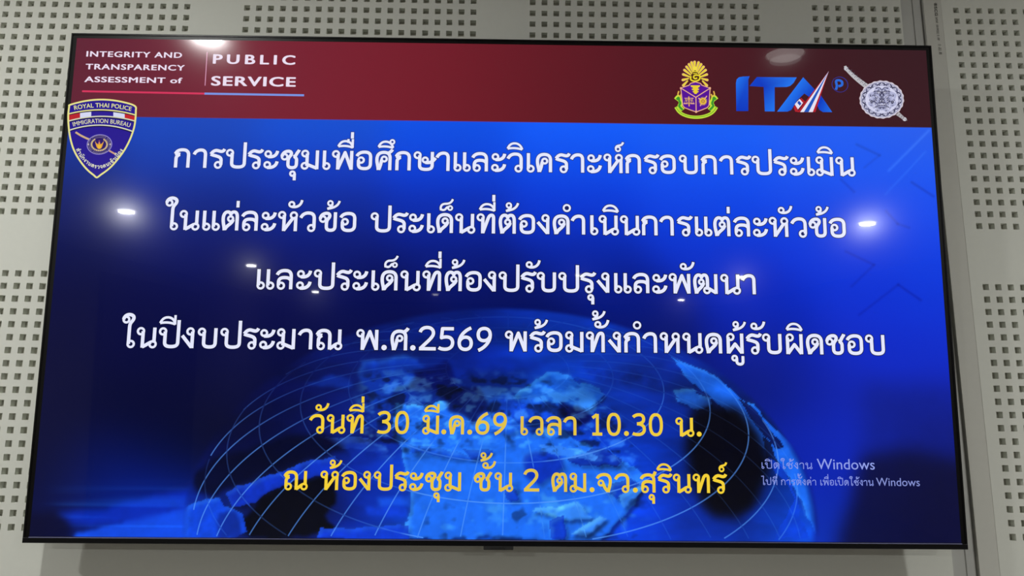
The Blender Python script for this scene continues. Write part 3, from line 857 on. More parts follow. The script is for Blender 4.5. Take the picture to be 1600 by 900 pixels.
# fine scan texture in the dim upper ocean
n3 = fbm(40, 101, 4.0, 3); reg3 = blur(inside([(547.8, 583.4), (1151.3, 577.4), (1250.9, 675.7), (1046.9, 677.5), (595.7, 659.4)], 4, 103), 6) * globe
img = img * (1 + 0.9 * (n3 - 0.5) * reg3)[..., None]
# pale sheet of light at the lower left, outside the globe
put([(73.9, 904.2), (77.4, 895.7), (111.7, 889.1), (123.1, 882.7), (154.3, 878.2), (156.0, 871.8), (184.0, 867.4), (185.7, 861.0), (235.5, 855.3), (237.4, 851.0), (272.1, 845.4), (276.0, 902.7)], (16, 78, 236), 4, 105, 1, 0.9, 0.15, 0, True)
put([(41.5, 859.9), (130.6, 855.0), (131.1, 848.6), (194.6, 835.3), (270.3, 819.7), (272.7, 854.0), (238.0, 858.5), (154.3, 878.2), (67.4, 881.0)], (5, 44, 186), 4, 107, 2, 0.85, 0.15, 0, True)
st_ = np.clip((vnoise(230, 7, 97) - 0.55) * 3, 0, 1) * blur(inside([(32.2, 830.1), (270.4, 820.8), (275.7, 898.5), (58.3, 900.0)]), 8)
img = img + st_[..., None] * np.array((8, 26, 34)) * (1 - globe[..., None])
put([(-14.5, 866.7), (38.9, 855.7), (64.5, 872.5), (71.7, 904.2), (-10.7, 904.7)], (4, 5, 42), 4, 109, 3, 0.8, 0.1, 0, True)
# dark lower right corner of the backdrop
put([(1444.5, 629.0), (1652.4, 638.3), (1642.7, 760.9), (1432.7, 758.3)], (9, 26, 128), 3, 111, 9, 0.6, 0.1, 0, True)
put([(1435.2, 753.9), (1519.7, 739.9), (1641.9, 771.9), (1630.8, 912.5), (1381.8, 914.2), (1415.6, 822.8)], (6, 8, 50), 3, 113, 7, 0.85, 0.1, 0, True)

# banner across the top
ban = field([
    ((-0.5, 6.3), (84,36,54)),
    ((214.1, 3.0), (104,36,54)),
    ((453.6, -0.7), (116,32,50)),
    ((694.1, -4.4), (110,26,40)),
    ((935.8, -8.1), (92,20,32)),
    ((1178.5, -11.9), (72,20,31)),
    ((1422.3, -15.6), (54,22,31)),
    ((1593.6, -18.3), (44,24,32)),
    ((-6.1, 75.8), (90,32,50)),
    ((218.9, 72.5), (120,34,52)),
    ((456.7, 68.9), (126,30,45)),
    ((695.6, 65.4), (120,24,38)),
    ((935.6, 61.9), (94,20,30)),
    ((1176.6, 58.3), (78,19,29)),
    ((1418.7, 54.7), (62,20,29)),
    ((1588.9, 52.2), (52,24,32)),
    ((-10.4, 156.6), (98,28,48)),
    ((224.5, 153.3), (124,32,52)),
    ((460.4, 150.0), (124,28,44)),
    ((697.3, 146.7), (112,24,36)),
    ((935.4, 143.3), (88,20,30)),
    ((1174.4, 140.0), (76,20,30)),
    ((1414.6, 136.6), (66,21,29)),
    ((1583.3, 134.2), (58,24,30)),
], 220, 200)
bm_ = (Y < 152.0)
img[bm_] = ban[bm_]
img = np.clip(img, 0, 255)

V = np.stack([(X / 1600 - 0.5) * AW, (0.5 - Y / 900) * AH, np.full(X.shape, 0.0012)], -1).reshape(-1, 3)
# snap one grid row exactly on the banner's lower edge
jb = int(np.argmin(np.abs(gy - 152.0)))
idx = np.arange(NX * NY).reshape(NY, NX)
F = np.stack([idx[1:, :-1], idx[1:, 1:], idx[:-1, 1:], idx[:-1, :-1]], -1).reshape(-1, 4)
me = bpy.data.meshes.new('screen'); me.from_pydata(V.tolist(), [], F.tolist()); me.update()
at = me.color_attributes.new('Col', 'FLOAT_COLOR', 'POINT')
cc = img.reshape(-1, 3) / 255.0
arr = np.ones((NX * NY, 4), np.float32); arr[:, :3] = np.where(cc <= 0.04045, cc / 12.92, ((cc + 0.055) / 1.055) ** 2.4)
at.data.foreach_set('color', arr.ravel())
screen = link('screen', me, MAT['display'], tv)
screen['label'] = 'glossy lit screen with a dark red banner over a blue globe slide'
Z0, DZ = 0.0012, 0.00012

# banner plate: crisp lower edge
a = Art(); n = 40
for i in range(n):
    x0, x1 = 1600 * i / n, 1600 * (i + 1) / n
    def bc(x, y): return tuple(ban[min(NY - 1, int(y / 900 * (NY - 1))), min(NX - 1, int(x / 1600 * (NX - 1)))])
    for y0, y1 in ((0, 50), (50, 100), (100, 152)):
        a.poly([(x0, y0), (x1, y0), (x1, y1), (x0, y1)], [bc(x0, y0), bc(x1, y0), bc(x1, y1), bc(x0, y1)])
a.build('banner_strip', Z0 + DZ, screen, 'dark red banner strip along the top of the slide')

# globe graticule
a = Art()
el, az = 0.8423, 0.0275
pole = np.array([math.sin(az) * math.cos(el), math.sin(el), math.cos(az) * math.cos(el)])
e1 = np.cross(pole, np.cross([0, 0, 1.0], pole)); e1 /= np.linalg.norm(e1)
e2 = np.cross(e1, pole)
if e2[0] < 0: e2 = -e2
def gpt(th, la):
    d = pole * math.cos(th) + (e1 * math.cos(la) + e2 * math.sin(la)) * math.sin(th)
    return d
def sample(px, py):
    return img[int(np.clip(py / 900 * (NY - 1), 0, NY - 1)), int(np.clip(px / 1600 * (NX - 1), 0, NX - 1))]
def gline(dirs, strength, w):
    seg, col = [], []
    def flush():
        if len(seg) > 2: a.ribbon(list(seg), w, list(col))
        seg.clear(); col.clear()
    for d in dirs:
        pk = 1 / (1 - PERSP * d[2]); px, py = GCX + GA * d[0] * pk, GCY - GB * d[1] * pk
        if d[2] < 0.03 or py > 898 or py < 155: flush(); continue
        s = strength(px, py, d)
        c = sample(px, py) * (1 - s) + np.array((95, 160, 255)) * s
        seg.append((px, py)); col.append(tuple(np.clip(c, 0, 255)))
    flush()
for k in range(36):
    la = 0.0114 + math.radians(10 * k)
    def st(px, py, d):
        s = 0.62 if px < 640 else (0.50 if px < 860 else 0.14)
        s *= np.clip((py - 600) / 150, 0.22 if px < 860 else 0.6, 1.0)
        if 640 < px < 940 and py < 740: s *= 0.45
        return s
    gline([gpt(math.radians(t), la) for t in np.arange(12, 100, 1.0)], st, 2.1)
for th, sg in ((12, 0.30), (21, 0.30), (32.1, 0.55), (43.4, 0.60), (54.7, 0.60), (66.0, 0.55), (77.0, 0.35)):
    def st2(px, py, d, sg=sg):
        s = sg * np.clip((py - 590) / 120, 0.25, 1.0)
        if px < 640: s *= 0.42
        elif px < 880 and py < 800: s *= 0.6
        return s
    gline([gpt(math.radians(th), math.radians(t)) for t in np.arange(-180, 180.1, 2)], st2, 2.3)
gl = a.build('globe_grid', Z0 + DZ, screen, 'pale blue latitude and longitude lines of the globe')

# ------------------------------------------------------------------ slide lettering
WHITE = (230, 233, 255); GOLD = (244, 208, 62)
WX1 = (1355.3, 1456.7); WCAP1 = 17.6
WX2 = (1457.8, 1534.2); WCAP2 = 13.6
EDGE = {247.8: (30, 52, 138), 364.0: (18, 28, 92), 470.3: (8, 10, 52), 577.3: (10, 12, 56)}
LINES = [
    ('การประชุมเพื่อศึกษาและวิเคราะห์กรอบการประเมิน', [197.8, 232.3, 262.8, 291.5, 332.3, 361.6, 392.3, 429.2, 468.9, 485.8, 530.3, 566.0, 602.1, 635.5, 677.2, 709.3, 743.2, 779.0, 807.9, 843.8, 861.3, 896.6, 925.0, 955.5, 985.4, 1026.0, 1060.9, 1089.7, 1125.0, 1166.4, 1200.5, 1231.3, 1259.9, 1300.8, 1330.8, 1362.5, 1378.6, 1415.5], 1451.6, 247.8, 36.9, 'title'),
    ('ในแต่ละหัวข้อ ประเด็นที่ต้องดำเนินการแต่ละหัวข้อ', [188.5, 215.1, 257.1, 291.8, 327.7, 363.3, 392.8, 432.9, 467.6, 505.5, 560.7, 601.3, 630.4, 663.2, 680.4, 714.1, 753.2, 794.2, 830.3, 863.4, 892.5, 926.1, 960.3, 975.7, 1014.7, 1054.5, 1087.8, 1119.6, 1151.6, 1185.9, 1222.9, 1258.3, 1287.1, 1328.1, 1361.0, 1398.6], 1428.7, 364.0, 37.1, 'title'),
    ('และประเด็นที่ต้องปรับปรุงและพัฒนา', [361.2, 395.9, 432.3, 462.6, 503.6, 533.1, 566.1, 583.1, 617.9, 657.4, 698.1, 734.9, 767.4, 794.6, 835.0, 863.2, 902.2, 942.2, 971.8, 1002.9, 1037.0, 1072.1, 1101.8, 1146.8, 1195.1, 1234.0], 1260.5, 470.3, 37.0, 'title'),
    ('ในปีงบประมาณ พ.ศ.2569 พร้อมทั้งกำหนดผู้รับผิดชอบ', [127.9, 154.6, 193.6, 234.0, 262.2, 302.2, 343.4, 372.5, 402.4, 440.7, 472.1, 543.1, 588.3, 604.4, 639.3, 654.2, 688.6, 722.8, 756.4, 807.2, 851.5, 880.6, 914.5, 951.4, 991.5, 1019.7, 1053.7, 1083.6, 1124.0, 1164.7, 1202.9, 1238.5, 1267.0, 1309.4, 1346.1, 1381.3, 1418.7, 1452.2], 1489.0, 577.3, 36.9, 'title'),
    ('วันที่ 30 มี.ค.69 เวลา 10.30 น.', [467.4, 497.1, 531.5, 585.6, 616.3, 664.2, 697.9, 711.0, 743.2, 757.0, 787.8, 836.1, 850.7, 881.7, 912.0, 961.3, 987.5, 1017.9, 1032.3, 1061.6, 1108.5, 1145.8], 1154.8, 723.0, 33.0, 'date'),
    ('ณ ห้องประชุม ชั้น 2 ตม.จว.สุรินทร์', [427.9, 490.4, 527.5, 557.4, 582.5, 619.2, 644.8, 671.7, 705.0, 756.4, 791.6, 842.5, 890.9, 922.1, 957.0, 969.0, 1000.8, 1032.2, 1045.5, 1076.2, 1102.0, 1136.5, 1171.7], 1195.1, 819.4, 32.6, 'date'),
    ('เปิดใช้งาน', [1257.8], 1347.2, 777.4, 11.2, 'n1'),
    ('ไปที่ การตั้งค่า เพื่อเปิดใช้งาน', {0: 1256.8, 3: 1290.9, 10: 1359.7}, 1453.0, 805.0, 9.8, 'n2'),
]
for text, anchors, x_end, by, xh, kind in LINES:
    if kind == 'title':
        for under, face in thai(text, anchors, x_end, by, xh, WHITE, edge=EDGE[by], egrow=7.0):
            merge(under, face, DZ).build('title_phrase', Z0 + 2 * DZ, screen)
    elif kind == 'date':
        def sh(x): t = max(0, 1 - abs(x - 820) / 330); return (246 - 22 * t, 210 - 18 * t, 55 + 20 * t)
        for under, face in thai(text, anchors, x_end, by, xh, GOLD, edge=None, shade=sh):
            face.build('date_phrase', Z0 + 3 * DZ, screen, 'golden yellow date lettering')
    else:
        for under, face in thai(text, anchors, x_end, by, xh, (138, 152, 232), sw=12.5, fit=True):
            face.build('notice_phrase', Z0 + 3 * DZ, screen, 'small faint notice lettering')
        face = Art()
        if kind == 'n1': latin(face, 'Windows', *WX1, by, WCAP1, (146, 160, 236))
        else: latin(face, 'Windows', *WX2, by, WCAP2, (134, 146, 214))
        face.build('notice_phrase', Z0 + 3 * DZ, screen, 'small faint notice lettering')

# ------------------------------------------------------------------ heading lettering in the banner
PINKW = (236, 222, 240)
for txt, xr, by, ch_, bo, tr in (('INTEGRITY AND', (20.4, 198.1), 36.3, 10.8, 0.028, 1.12), ('TRANSPARENCY', (21.0, 204.9), 61.2, 10.8, 0.028, 1.12), ('ASSESSMENT of', (21.1, 202.1), 86.1, 10.8, 0.028, 1.08),
                             ('PUBLIC', (256.1, 409.7), 46.7, 18.6, 0.032, 1.42), ('SERVICE', (255.6, 412.7), 89.7, 18.6, 0.032, 1.12)):
    a = Art(); latin(a, txt, *xr, by, ch_, PINKW, bold=bo, track=tr)
    a.build('heading_line', Z0 + 3 * DZ, screen, 'white capital heading lettering')
a = Art()
a.ribbon([(18.9, 104.1), (244.8, 105.5)], 3.6, (214, 52, 92)); a.ribbon([(244.8, 105.5), (429.2, 106.1)], 4.0, (120, 146, 226))
a.build('heading_rule', Z0 + 3 * DZ, screen, 'pink and pale blue rule under the heading')
a = Art(); a.ribbon([(244.4, 23.9), (244.8, 90.0)], 1.5, (214, 150, 182)); a.build('heading_divider', Z0 + 3 * DZ, screen, 'thin pink upright divider')

# ------------------------------------------------------------------ police shield badge at the left edge
# local unit: badge sheet 800 x 900 mapped on the slide
BQ = [(-14.4, 113.3), (127.0, 111.3), (139.9, 276.3), (0.8, 278.1)]
def bd(x, y):
    u, v = x / 800.0, y / 900.0
    return ((BQ[0][0] * (1 - u) + BQ[1][0] * u) * (1 - v) + (BQ[3][0] * (1 - u) + BQ[2][0] * u) * v,
            (BQ[0][1] * (1 - u) + BQ[1][1] * u) * (1 - v) + (BQ[3][1] * (1 - u) + BQ[2][1] * u) * v)
KB = 1.13 / 6.667
def arc3(a_, b_, c_, n=20):
    """parabola through three sheet points (by x)"""
    xs = np.linspace(a_[0], c_[0], n); co = np.polyfit([a_[0], b_[0], c_[0]], [a_[1], b_[1], c_[1]], 2)
    return [(x, np.polyval(co, x)) for x in xs]
NAVY = (38, 22, 142); CREAM = (232, 226, 140); PALE = (214, 214, 190); DKN = (24, 20, 60)
a = Art()
top = arc3((62, 100), (410, 42), (752, 108))
right = smooth_line([(752, 108), (752, 200), (738, 320), (700, 440), (640, 560), (560, 670), (470, 765), (347, 852)], 5)
left = smooth_line([(347, 852), (250, 775), (165, 670), (105, 560), (70, 440), (54, 320), (50, 200), (62, 100)], 5)
outline = top + right[1:] + left[1:-1]
a.poly([bd(*p) for p in outline], NAVY)
a.z = DZ
# tricolour band
tb = lambda x: np.polyval(np.polyfit([75, 405, 742], [192, 152, 205], 2), x)
bb = lambda x: np.polyval(np.polyfit([62, 400, 738], [268, 218, 268], 2), x)
for x0, x1, c in ((58, 172, (186, 34, 44)), (172, 288, (214, 218, 245)), (288, 518, (44, 26, 146)), (518, 636, (214, 218, 245)), (636, 750, (196, 34, 40))):
    n = 6; xs = np.linspace(x0, x1, n)
    a.poly([bd(x, tb(x)) for x in xs] + [bd(x, bb(x)) for x in xs[::-1]], c)
a.z = 2 * DZ
dk = lambda pts, w: a.ribbon([bd(*p) for p in pts], w, DKN)
dk(arc3((62, 196), (405, 158), (750, 210)), 3.4); dk(arc3((56, 274), (400, 226), (745, 276)), 3.4); dk(arc3((60, 370), (390, 318), (718, 384)), 3.4)
a.z = 3 * DZ
a.ribbon([bd(*p) for p in arc3((56, 192), (405, 150), (752, 205))], 2.3, CREAM)
a.ribbon([bd(*p) for p in arc3((52, 268), (400, 218), (746, 268))], 2.3, PALE)
a.ribbon([bd(*p) for p in arc3((60, 364), (390, 310), (720, 376))], 2.3, PALE)
a.ribbon([bd(*p) for p in smooth_line(outline[::2], 4, closed=True)], 3.2, CREAM, closed=True)
# sword crossing behind the seal
a.ribbon([bd(*p) for p in smooth_line([(126, 384), (180, 418), (250, 452), (300, 470)], 6)], 3.6, (206, 174, 130))
a.ribbon([bd(*p) for p in [(455, 565), (540, 612)]], 3.0, (206, 160, 130))
a.build('shield_emblem', Z0 + 3 * DZ, screen, 'navy shield badge with yellow edge at the left of the screen')
a = Art()
def warp_on(co, x, y): return y
def arc_text(art, text, p0, pm, p1, cap, col, bold):
    co = np.polyfit([p0[0], pm[0], p1[0]], [p0[1], pm[1], p1[1]], 2); dco = np.polyder(co)
    def w(x, y):
        s = np.polyval(dco, x); nn = np.array([s, -1.0]) / math.hypot(s, 1)
        q = np.array([x, np.polyval(co, x)]) + nn * (-y) * 1.0
        return bd(q[0], q[1])
    latin(art, text, p0[0], p1[0], 0.0, cap, col, bold=bold, track=1.02, warp=w)
arc_text(a, 'ROYAL THAI POLICE', (116, 152), (405, 124), (704, 164), 45, (226, 224, 150), 0.014)
a.build('badge_lettering', Z0 + 8 * DZ, screen, 'cream lettering along the top of the shield badge')
a = Art()
arc_text(a, 'IMMIGRATION BUREAU', (104, 325), (395, 288), (690, 334), 44, (222, 218, 170), 0.008)
a.build('badge_lettering', Z0 + 8 * DZ, screen, 'cream lettering under the tricolour band of the shield badge')
a = Art()
# lower legend: letters follow the point of the shield
leg = smooth_line([(128, 560), (172, 640), (232, 705), (300, 748), (360, 762), (425, 752), (500, 715), (565, 655), (640, 548)], 10)
leg = [np.array(p, float) for p in leg]
seg = np.array([0] + [np.linalg.norm(leg[i + 1] - leg[i]) for i in range(len(leg) - 1)]).cumsum()
def legw(x, y):
    i = int(np.clip(np.searchsorted(seg, x) - 1, 0, len(leg) - 2)); t = (x - seg[i]) / (seg[i + 1] - seg[i])
    p = leg[i] + (leg[i + 1] - leg[i]) * t
    j0, j1 = max(0, i - 3), min(len(leg) - 1, i + 4)
    d = leg[j1] - leg[j0]; d /= np.linalg.norm(d)
    q = p + np.array([d[1], -d[0]]) * (-y)
    return bd(q[0], q[1])
face2 = Art()
bases, xs = layout('สำนักงานตรวจคนเข้าเมือง', [4.0], seg[-1] - 30, 0.33)
for (ch, mk), x in zip(bases, xs):
    fx = lambda gx_, gy_, x=x: legw(x + gx_ * 0.33, -gy_ * 0.33)
    draw_strokes(face2, G[ch][1], fx, 0.33 * KB, (226, 224, 196), sw=22)
    for m in mk:
        w_, st_, dx_, ms_ = MK[m]
        ox = G[ch][0] + dx_ - w_
        draw_strokes(face2, st_, lambda gx_, gy_, ox=ox: fx(gx_ + ox, gy_), 0.33 * KB, (226, 224, 196), sw=16)
a.V += face2.V; off = len(a.V) - len(face2.V); a.F += [tuple(i + off for i in f_) for f_ in face2.F]; a.Cc += face2.Cc
a.build('badge_lettering', Z0 + 8 * DZ, screen, 'cream Thai lettering along the point of the shield badge')
a = Art()
sc_ = lambda r: (r * 0.1695, r * 0.1730)
cs = bd(375, 512)
def el_(r, col, ry): a.disc(cs, r * 1.135 / 6.667, col, ry * 1.15 / 6.667, 40)
el_(136, (150, 140, 205), 112); a.z += DZ; el_(127, (52, 40, 110), 104); a.z += DZ
for i in range(44):
    t = 2 * math.pi * i / 44
    if i % 11 in (5,): continue
    p = (375 + 108 * math.cos(t), 512 + 87 * math.sin(t)); q = (375 + (117 if i % 2 else 114) * math.cos(t + 0.03), 512 + 95 * math.sin(t + 0.03))
    a.ribbon([bd(*p), bd(*q)], 1.3, (150, 140, 160))
el_(98, (140, 124, 150), 79); a.z += DZ; el_(93, (44, 22, 104), 75); a.z += DZ
for i in range(22):
    t = math.radians(-52 + 284 * i / 21)
    a.disc(bd(375 + 80 * math.cos(t), 512 + 63 * math.sin(t)), 1.5, (216, 190, 130), 1.5, 10)
# winged figure of the seal
gcol = (226, 160, 52)
wing = smooth_line([(330, 478), (338, 510), (352, 548), (375, 560), (398, 548), (412, 510), (422, 478), (406, 498), (392, 508), (375, 502), (358, 508), (344, 498)], 3, closed=True)
a.poly([bd(*p) for p in wing], gcol); a.z += DZ
a.poly([bd(*p) for p in [(356, 520), (394, 520), (388, 552), (375, 558), (362, 552)]], (240, 186, 60))
a.ribbon([bd(375, 470), bd(375, 498)], 2.2, (140, 70, 120)); a.disc(bd(375, 496), 1.6, (226, 150, 110), n=10)
a.disc(bd(262, 512), 1.4, (214, 206, 200), n=8); a.disc(bd(488, 512), 1.4, (214, 206, 200), n=8)
a.build('badge_seal', Z0 + 8 * DZ, screen, 'round violet seal with a gold winged figure')

# ------------------------------------------------------------------ gold and purple crest in the banner
EQ = [(1104.9, 21.2), (1214.0, 19.6), (1210.2, 145.7), (1102.5, 147.2)]
def eb(x, y):
    u, v = x / 810.0, y / 900.0
    return ((EQ[0][0] * (1 - u) + EQ[1][0] * u) * (1 - v) + (EQ[3][0] * (1 - u) + EQ[2][0] * u) * v,
            (EQ[0][1] * (1 - u) + EQ[1][1] * u) * (1 - v) + (EQ[3][1] * (1 - u) + EQ[2][1] * u) * v)
KE = 1.17 / 9.0
YEL = (232, 214, 44); ORA = (226, 176, 76); PNK = (236, 176, 140); PUR = (84, 12, 150); GRN = (58, 150, 44); LIM = (196, 226, 60)
a = Art()
tips = [(405, 66), (362, 74), (326, 100), (292, 136), (262, 182), (246, 244), (240, 322), (246, 398)]
tips = tips + [(822 - x, y) for x, y in tips[1:]]
roots = [(410, 170), (400, 200), (385, 215), (370, 235), (355, 255), (340, 280), (325, 300), (310, 330)]
roots = roots + [(822 - x, y) for x, y in roots[1:]]
for t_, r_ in zip(tips, roots):
    a.ribbon([eb(*r_), eb(*t_)], 20 * KE, PNK, w2=40 * KE); a.disc(eb(*t_), 20 * KE, PNK, n=14)
a.z += DZ
for t_, r_ in zip(tips, roots):
    a.ribbon([eb(*r_), eb(*t_)], 16 * KE, YEL, w2=27 * KE); a.disc(eb(*t_), 13.5 * KE, YEL, n=14)
a.z += DZ
a.disc(eb(408, 160), 34 * KE, (240, 220, 70)); 
a.poly([eb(*p) for p in [(372, 230), (410, 180), (452, 230), (500, 350), (325, 350)]], (70, 30, 22)); a.z += DZ
for y in (205, 232): a.ribbon([eb(385, y), eb(440, y)], 12 * KE, YEL)
a.ribbon([eb(*p) for p in smooth_line([(352, 268), (352, 320), (410, 340), (468, 318), (478, 270), (440, 255), (400, 262), (392, 290), (415, 305), (440, 292)], 6)], 22 * KE, YEL)
a.z += DZ
# ribbon scroll
scroll = [(140, 702), (180, 762), (240, 806), (330, 836), (425, 845), (520, 836), (610, 806), (670, 762), (712, 702)]
a.ribbon([eb(*p) for p in smooth_line(scroll, 6)], 46 * KE, LIM); 
for sgn in (1, -1):
    mx = lambda x: x if sgn == 1 else 852 - x
    a.ribbon([eb(mx(x), y) for x, y in smooth_line([(140, 600), (178, 560), (192, 600), (215, 650), (195, 690), (240, 745)], 6)], 62 * KE, LIM)
    a.ribbon([eb(mx(x), y) for x, y in smooth_line([(182, 480), (170, 530), (200, 560), (215, 520)], 5)], 20 * KE, ORA)
a.z += DZ
a.ribbon([eb(*p) for p in smooth_line([(x, y - 2) for x, y in scroll], 6)], 12 * KE, (110, 176, 40))
for sgn in (1, -1):
    mx = lambda x: x if sgn == 1 else 852 - x
    a.ribbon([eb(mx(x), y) for x, y in smooth_line([(150, 600), (178, 572), (186, 610), (202, 650), (188, 690), (236, 745)], 6)], 32 * KE, GRN)
a.z += DZ
edge = [(208, 438), (262, 420), (326, 398), (345, 372), (415, 352), (485, 372), (506, 398), (566, 420), (622, 438), (612, 560), (606, 680), (580, 712), (500, 745), (425, 772), (345, 745), (262, 712), (236, 680), (222, 560)]
a.poly([eb(*p) for p in edge], PUR); a.z += DZ
a.ribbon([eb(*p) for p in edge], 13 * KE, PNK, closed=True)
for q in ([(212, 440), (420, 568)], [(420, 568), (620, 440)], [(422, 568), (425, 770)]): a.ribbon([eb(*p) for p in q], 13 * KE, PNK)
for p in ((212, 440), (618, 440), (425, 770)): a.disc(eb(*p), 17 * KE, PNK, n=12)
for x0, x1, y0, y1 in ((345, 480, 400, 425), (372, 458, 425, 448), (360, 470, 448, 466), (385, 448, 466, 482), (374, 462, 482, 500), (392, 442, 500, 520)):
    a.poly([eb(x0, y0), eb(x1, y0), eb(x1 - 10, y1), eb(x0 + 10, y1)], (232, 206, 50))
# scales and wheel in the two lower fields
a.ribbon([eb(322, 555), eb(326, 695)], 16 * KE, ORA); a.ribbon([eb(258, 580), eb(390, 580)], 9 * KE, PNK)
a.ring(eb(324, 625), 34 * KE, 8 * KE, ORA)
for sx in (280, 368): a.ribbon([eb(sx, 585), eb(sx - 18, 650), eb(sx + 18, 650), eb(sx, 585)], 6 * KE, ORA)
for sx in (275, 375): a.ribbon([eb(sx - 26, 655), eb(sx + 26, 655)], 16 * KE, PNK)
a.ribbon([eb(480, 690), eb(575, 548)], 14 * KE, PNK); a.ribbon([eb(456, 578), eb(500, 610)], 14 * KE, PNK)
for i in range(16):
    t = 2 * math.pi * i / 16; a.ribbon([eb(520 + 40 * math.cos(t), 622 + 40 * math.sin(t)), eb(520 + 60 * math.cos(t), 622 + 60 * math.sin(t))], 9 * KE, ORA)
a.disc(eb(520, 622), 48 * KE, (232, 190, 60)); a.z += DZ
a.ring(eb(520, 622), 22 * KE, 9 * KE, (150, 96, 40)); a.disc(eb(520, 622), 8 * KE, (150, 96, 40), n=10)
a.build('crest_emblem', Z0 + 3 * DZ, screen, 'gold and purple crest with a fan of rays and a green ribbon')

# ------------------------------------------------------------------ blue three-letter logo with flag swoosh
IQ = [(1226.2, 19.4), (1579.2, 14.1), (1570.0, 153.1), (1221.8, 158.0)]
def ib(x, y):
    u, v = x / 1600.0, y / 607.0
    return ((IQ[0][0] * (1 - u) + IQ[1][0] * u) * (1 - v) + (IQ[3][0] * (1 - u) + IQ[2][0] * u) * v,
            (IQ[0][1] * (1 - u) + IQ[1][1] * u) * (1 - v) + (IQ[3][1] * (1 - u) + IQ[2][1] * u) * v)
KI = 1.17 / 5.517
a = Art()
BL = lambda x, y: tuple(np.clip(np.array((18, 84, 214)) + np.array((14, 34, 26)) * math.sin(x / 90.0 + y / 130.0), 0, 255))
LET = [
 [(52, 225), (58, 192), (78, 174), (110, 168), (170, 165), (158, 195), (158, 465), (55, 465)],
 [(168, 250), (232, 172), (575, 175), (548, 222), (520, 248), (490, 258), (385, 260), (385, 468), (300, 468), (290, 258)],
]
A1 = [(405, 470), (500, 330), (630, 174), (734, 286), (690, 348), (640, 314), (580, 372), (545, 420), (528, 455), (495, 470)]
A2 = [(742, 395), (782, 330), (880, 474), (800, 474), (770, 455)]
for L_ in LET: a.poly([ib(*p) for p in L_], [BL(*p) for p in L_])
# letter A in two convex-ish pieces
a.poly([ib(*p) for p in [(405, 470), (630, 174), (640, 314), (580, 372), (528, 455), (495, 470)]], [BL(*p) for p in [(405, 470), (630, 174), (640, 314), (580, 372), (528, 455), (495, 470)]])
a.poly([ib(*p) for p in [(630, 174), (736, 288), (690, 350), (640, 314)]], [BL(*p) for p in [(630, 174), (736, 288), (690, 350), (640, 314)]])
a.poly([ib(*p) for p in A2], [BL(*p) for p in A2])
a.z += DZ
apex = (850, 122)
def wedge(x0, x1, c, f0=1.0): a.poly([ib(*apex), ib(x1, 474), ib(x0, 474)], c)
wedge(580, 735, (176, 30, 44)); a.z += DZ; wedge(604, 712, (232, 228, 244)); a.z += DZ; wedge(636, 676, (28, 84, 190)); a.z += DZ
fl = [((545, 432), (572, 468), (645, 384), (612, 352), (176, 30, 44)), ((556, 408), (584, 452), (628, 396), (598, 362), (230, 226, 242)), ((578, 396), (600, 420), (614, 402), (592, 376), (28, 74, 176))]
for p0, p1, p2, p3, c in fl: a.poly([ib(*p0), ib(*p1), ib(*p2), ib(*p3)], c); a.z += DZ
a.poly([ib(545, 432), ib(572, 452), ib(606, 474), ib(560, 472)], (176, 30, 44))
a.build('lettered_logo', Z0 + 3 * DZ, screen, 'blue ITA lettering with a red white and blue swoosh')
a = Art()
a.ring(ib(945, 238), 70 * KI, 1.2, (58, 40, 120)); a.ring(ib(948, 236), 71 * KI, 0.8, (36, 58, 150))
a.ribbon([ib(*p) for p in smooth_line([(912, 282), (920, 250), (914, 208), (940, 200), (964, 214), (962, 242), (934, 252)], 6)], 22 * KI, (40, 104, 214))
a.build('circled_letter', Z0 + 3 * DZ, screen, 'small blue letter P in a thin ring')

# ------------------------------------------------------------------ silver round emblem with a sword handle
SQ = [(1432.2, 29.1), (1566.2, 27.1), (1558.6, 143.3), (1426.2, 145.2)]
def sb(x, y):
    u, v = x / 1076.0, y / 900.0
    return ((SQ[0][0] * (1 - u) + SQ[1][0] * u) * (1 - v) + (SQ[3][0] * (1 - u) + SQ[2][0] * u) * v,
            (SQ[0][1] * (1 - u) + SQ[1][1] * u) * (1 - v) + (SQ[3][1] * (1 - u) + SQ[2][1] * u) * v)
KS = 1.175 / 9.78
SIL = (206, 206, 226); DRK = (58, 56, 86); MID = (150, 150, 182)
a = Art()
hd = smooth_line([(95, 36), (118, 84), (150, 118), (230, 195), (320, 270), (420, 345)], 5)
a.ribbon([sb(*p) for p in hd], 40 * KS, (188, 186, 190), w2=84 * KS); a.disc(sb(112, 78), 34 * KS, (196, 194, 204), n=14)
a.ribbon([sb(895, 760), sb(1000, 845)], 70 * KS, (176, 172, 176), w2=46 * KS); a.disc(sb(1005, 848), 32 * KS, (206, 204, 210), n=12); a.ribbon([sb(1005, 848), sb(1046, 868)], 30 * KS, (150, 148, 156), w2=6 * KS)
a.z += DZ
random.seed(4)
for i in range(7):
    t = 0.12 + 0.13 * i; x = 95 + 325 * t; y = 36 + 309 * t
    a.ribbon([sb(x - 22, y + 20), sb(x + 24, y - 22)], 7 * KS, (92, 90, 104))
    a.disc(sb(x + 18, y + 16), 9 * KS, (120, 116, 134), n=8)
for x, y in ((920, 790), (955, 815), (980, 838)): a.ribbon([sb(x - 14, y + 20), sb(x + 16, y - 20)], 7 * KS, (96, 92, 104))
CX_, CY_ = 655, 550
a.poly([sb(CX_ + (338 + 5 * math.sin(22 * t)) * math.cos(t), CY_ + (288 + 5 * math.sin(22 * t)) * math.sin(t)) for t in np.linspace(0, 2 * math.pi, 120, endpoint=False)], (214, 204, 214))
a.z += DZ
a.poly([sb(CX_ + 322 * math.cos(t), CY_ + 273 * math.sin(t)) for t in np.linspace(0, 2 * math.pi, 60, endpoint=False)], (172, 172, 200)); a.z += DZ
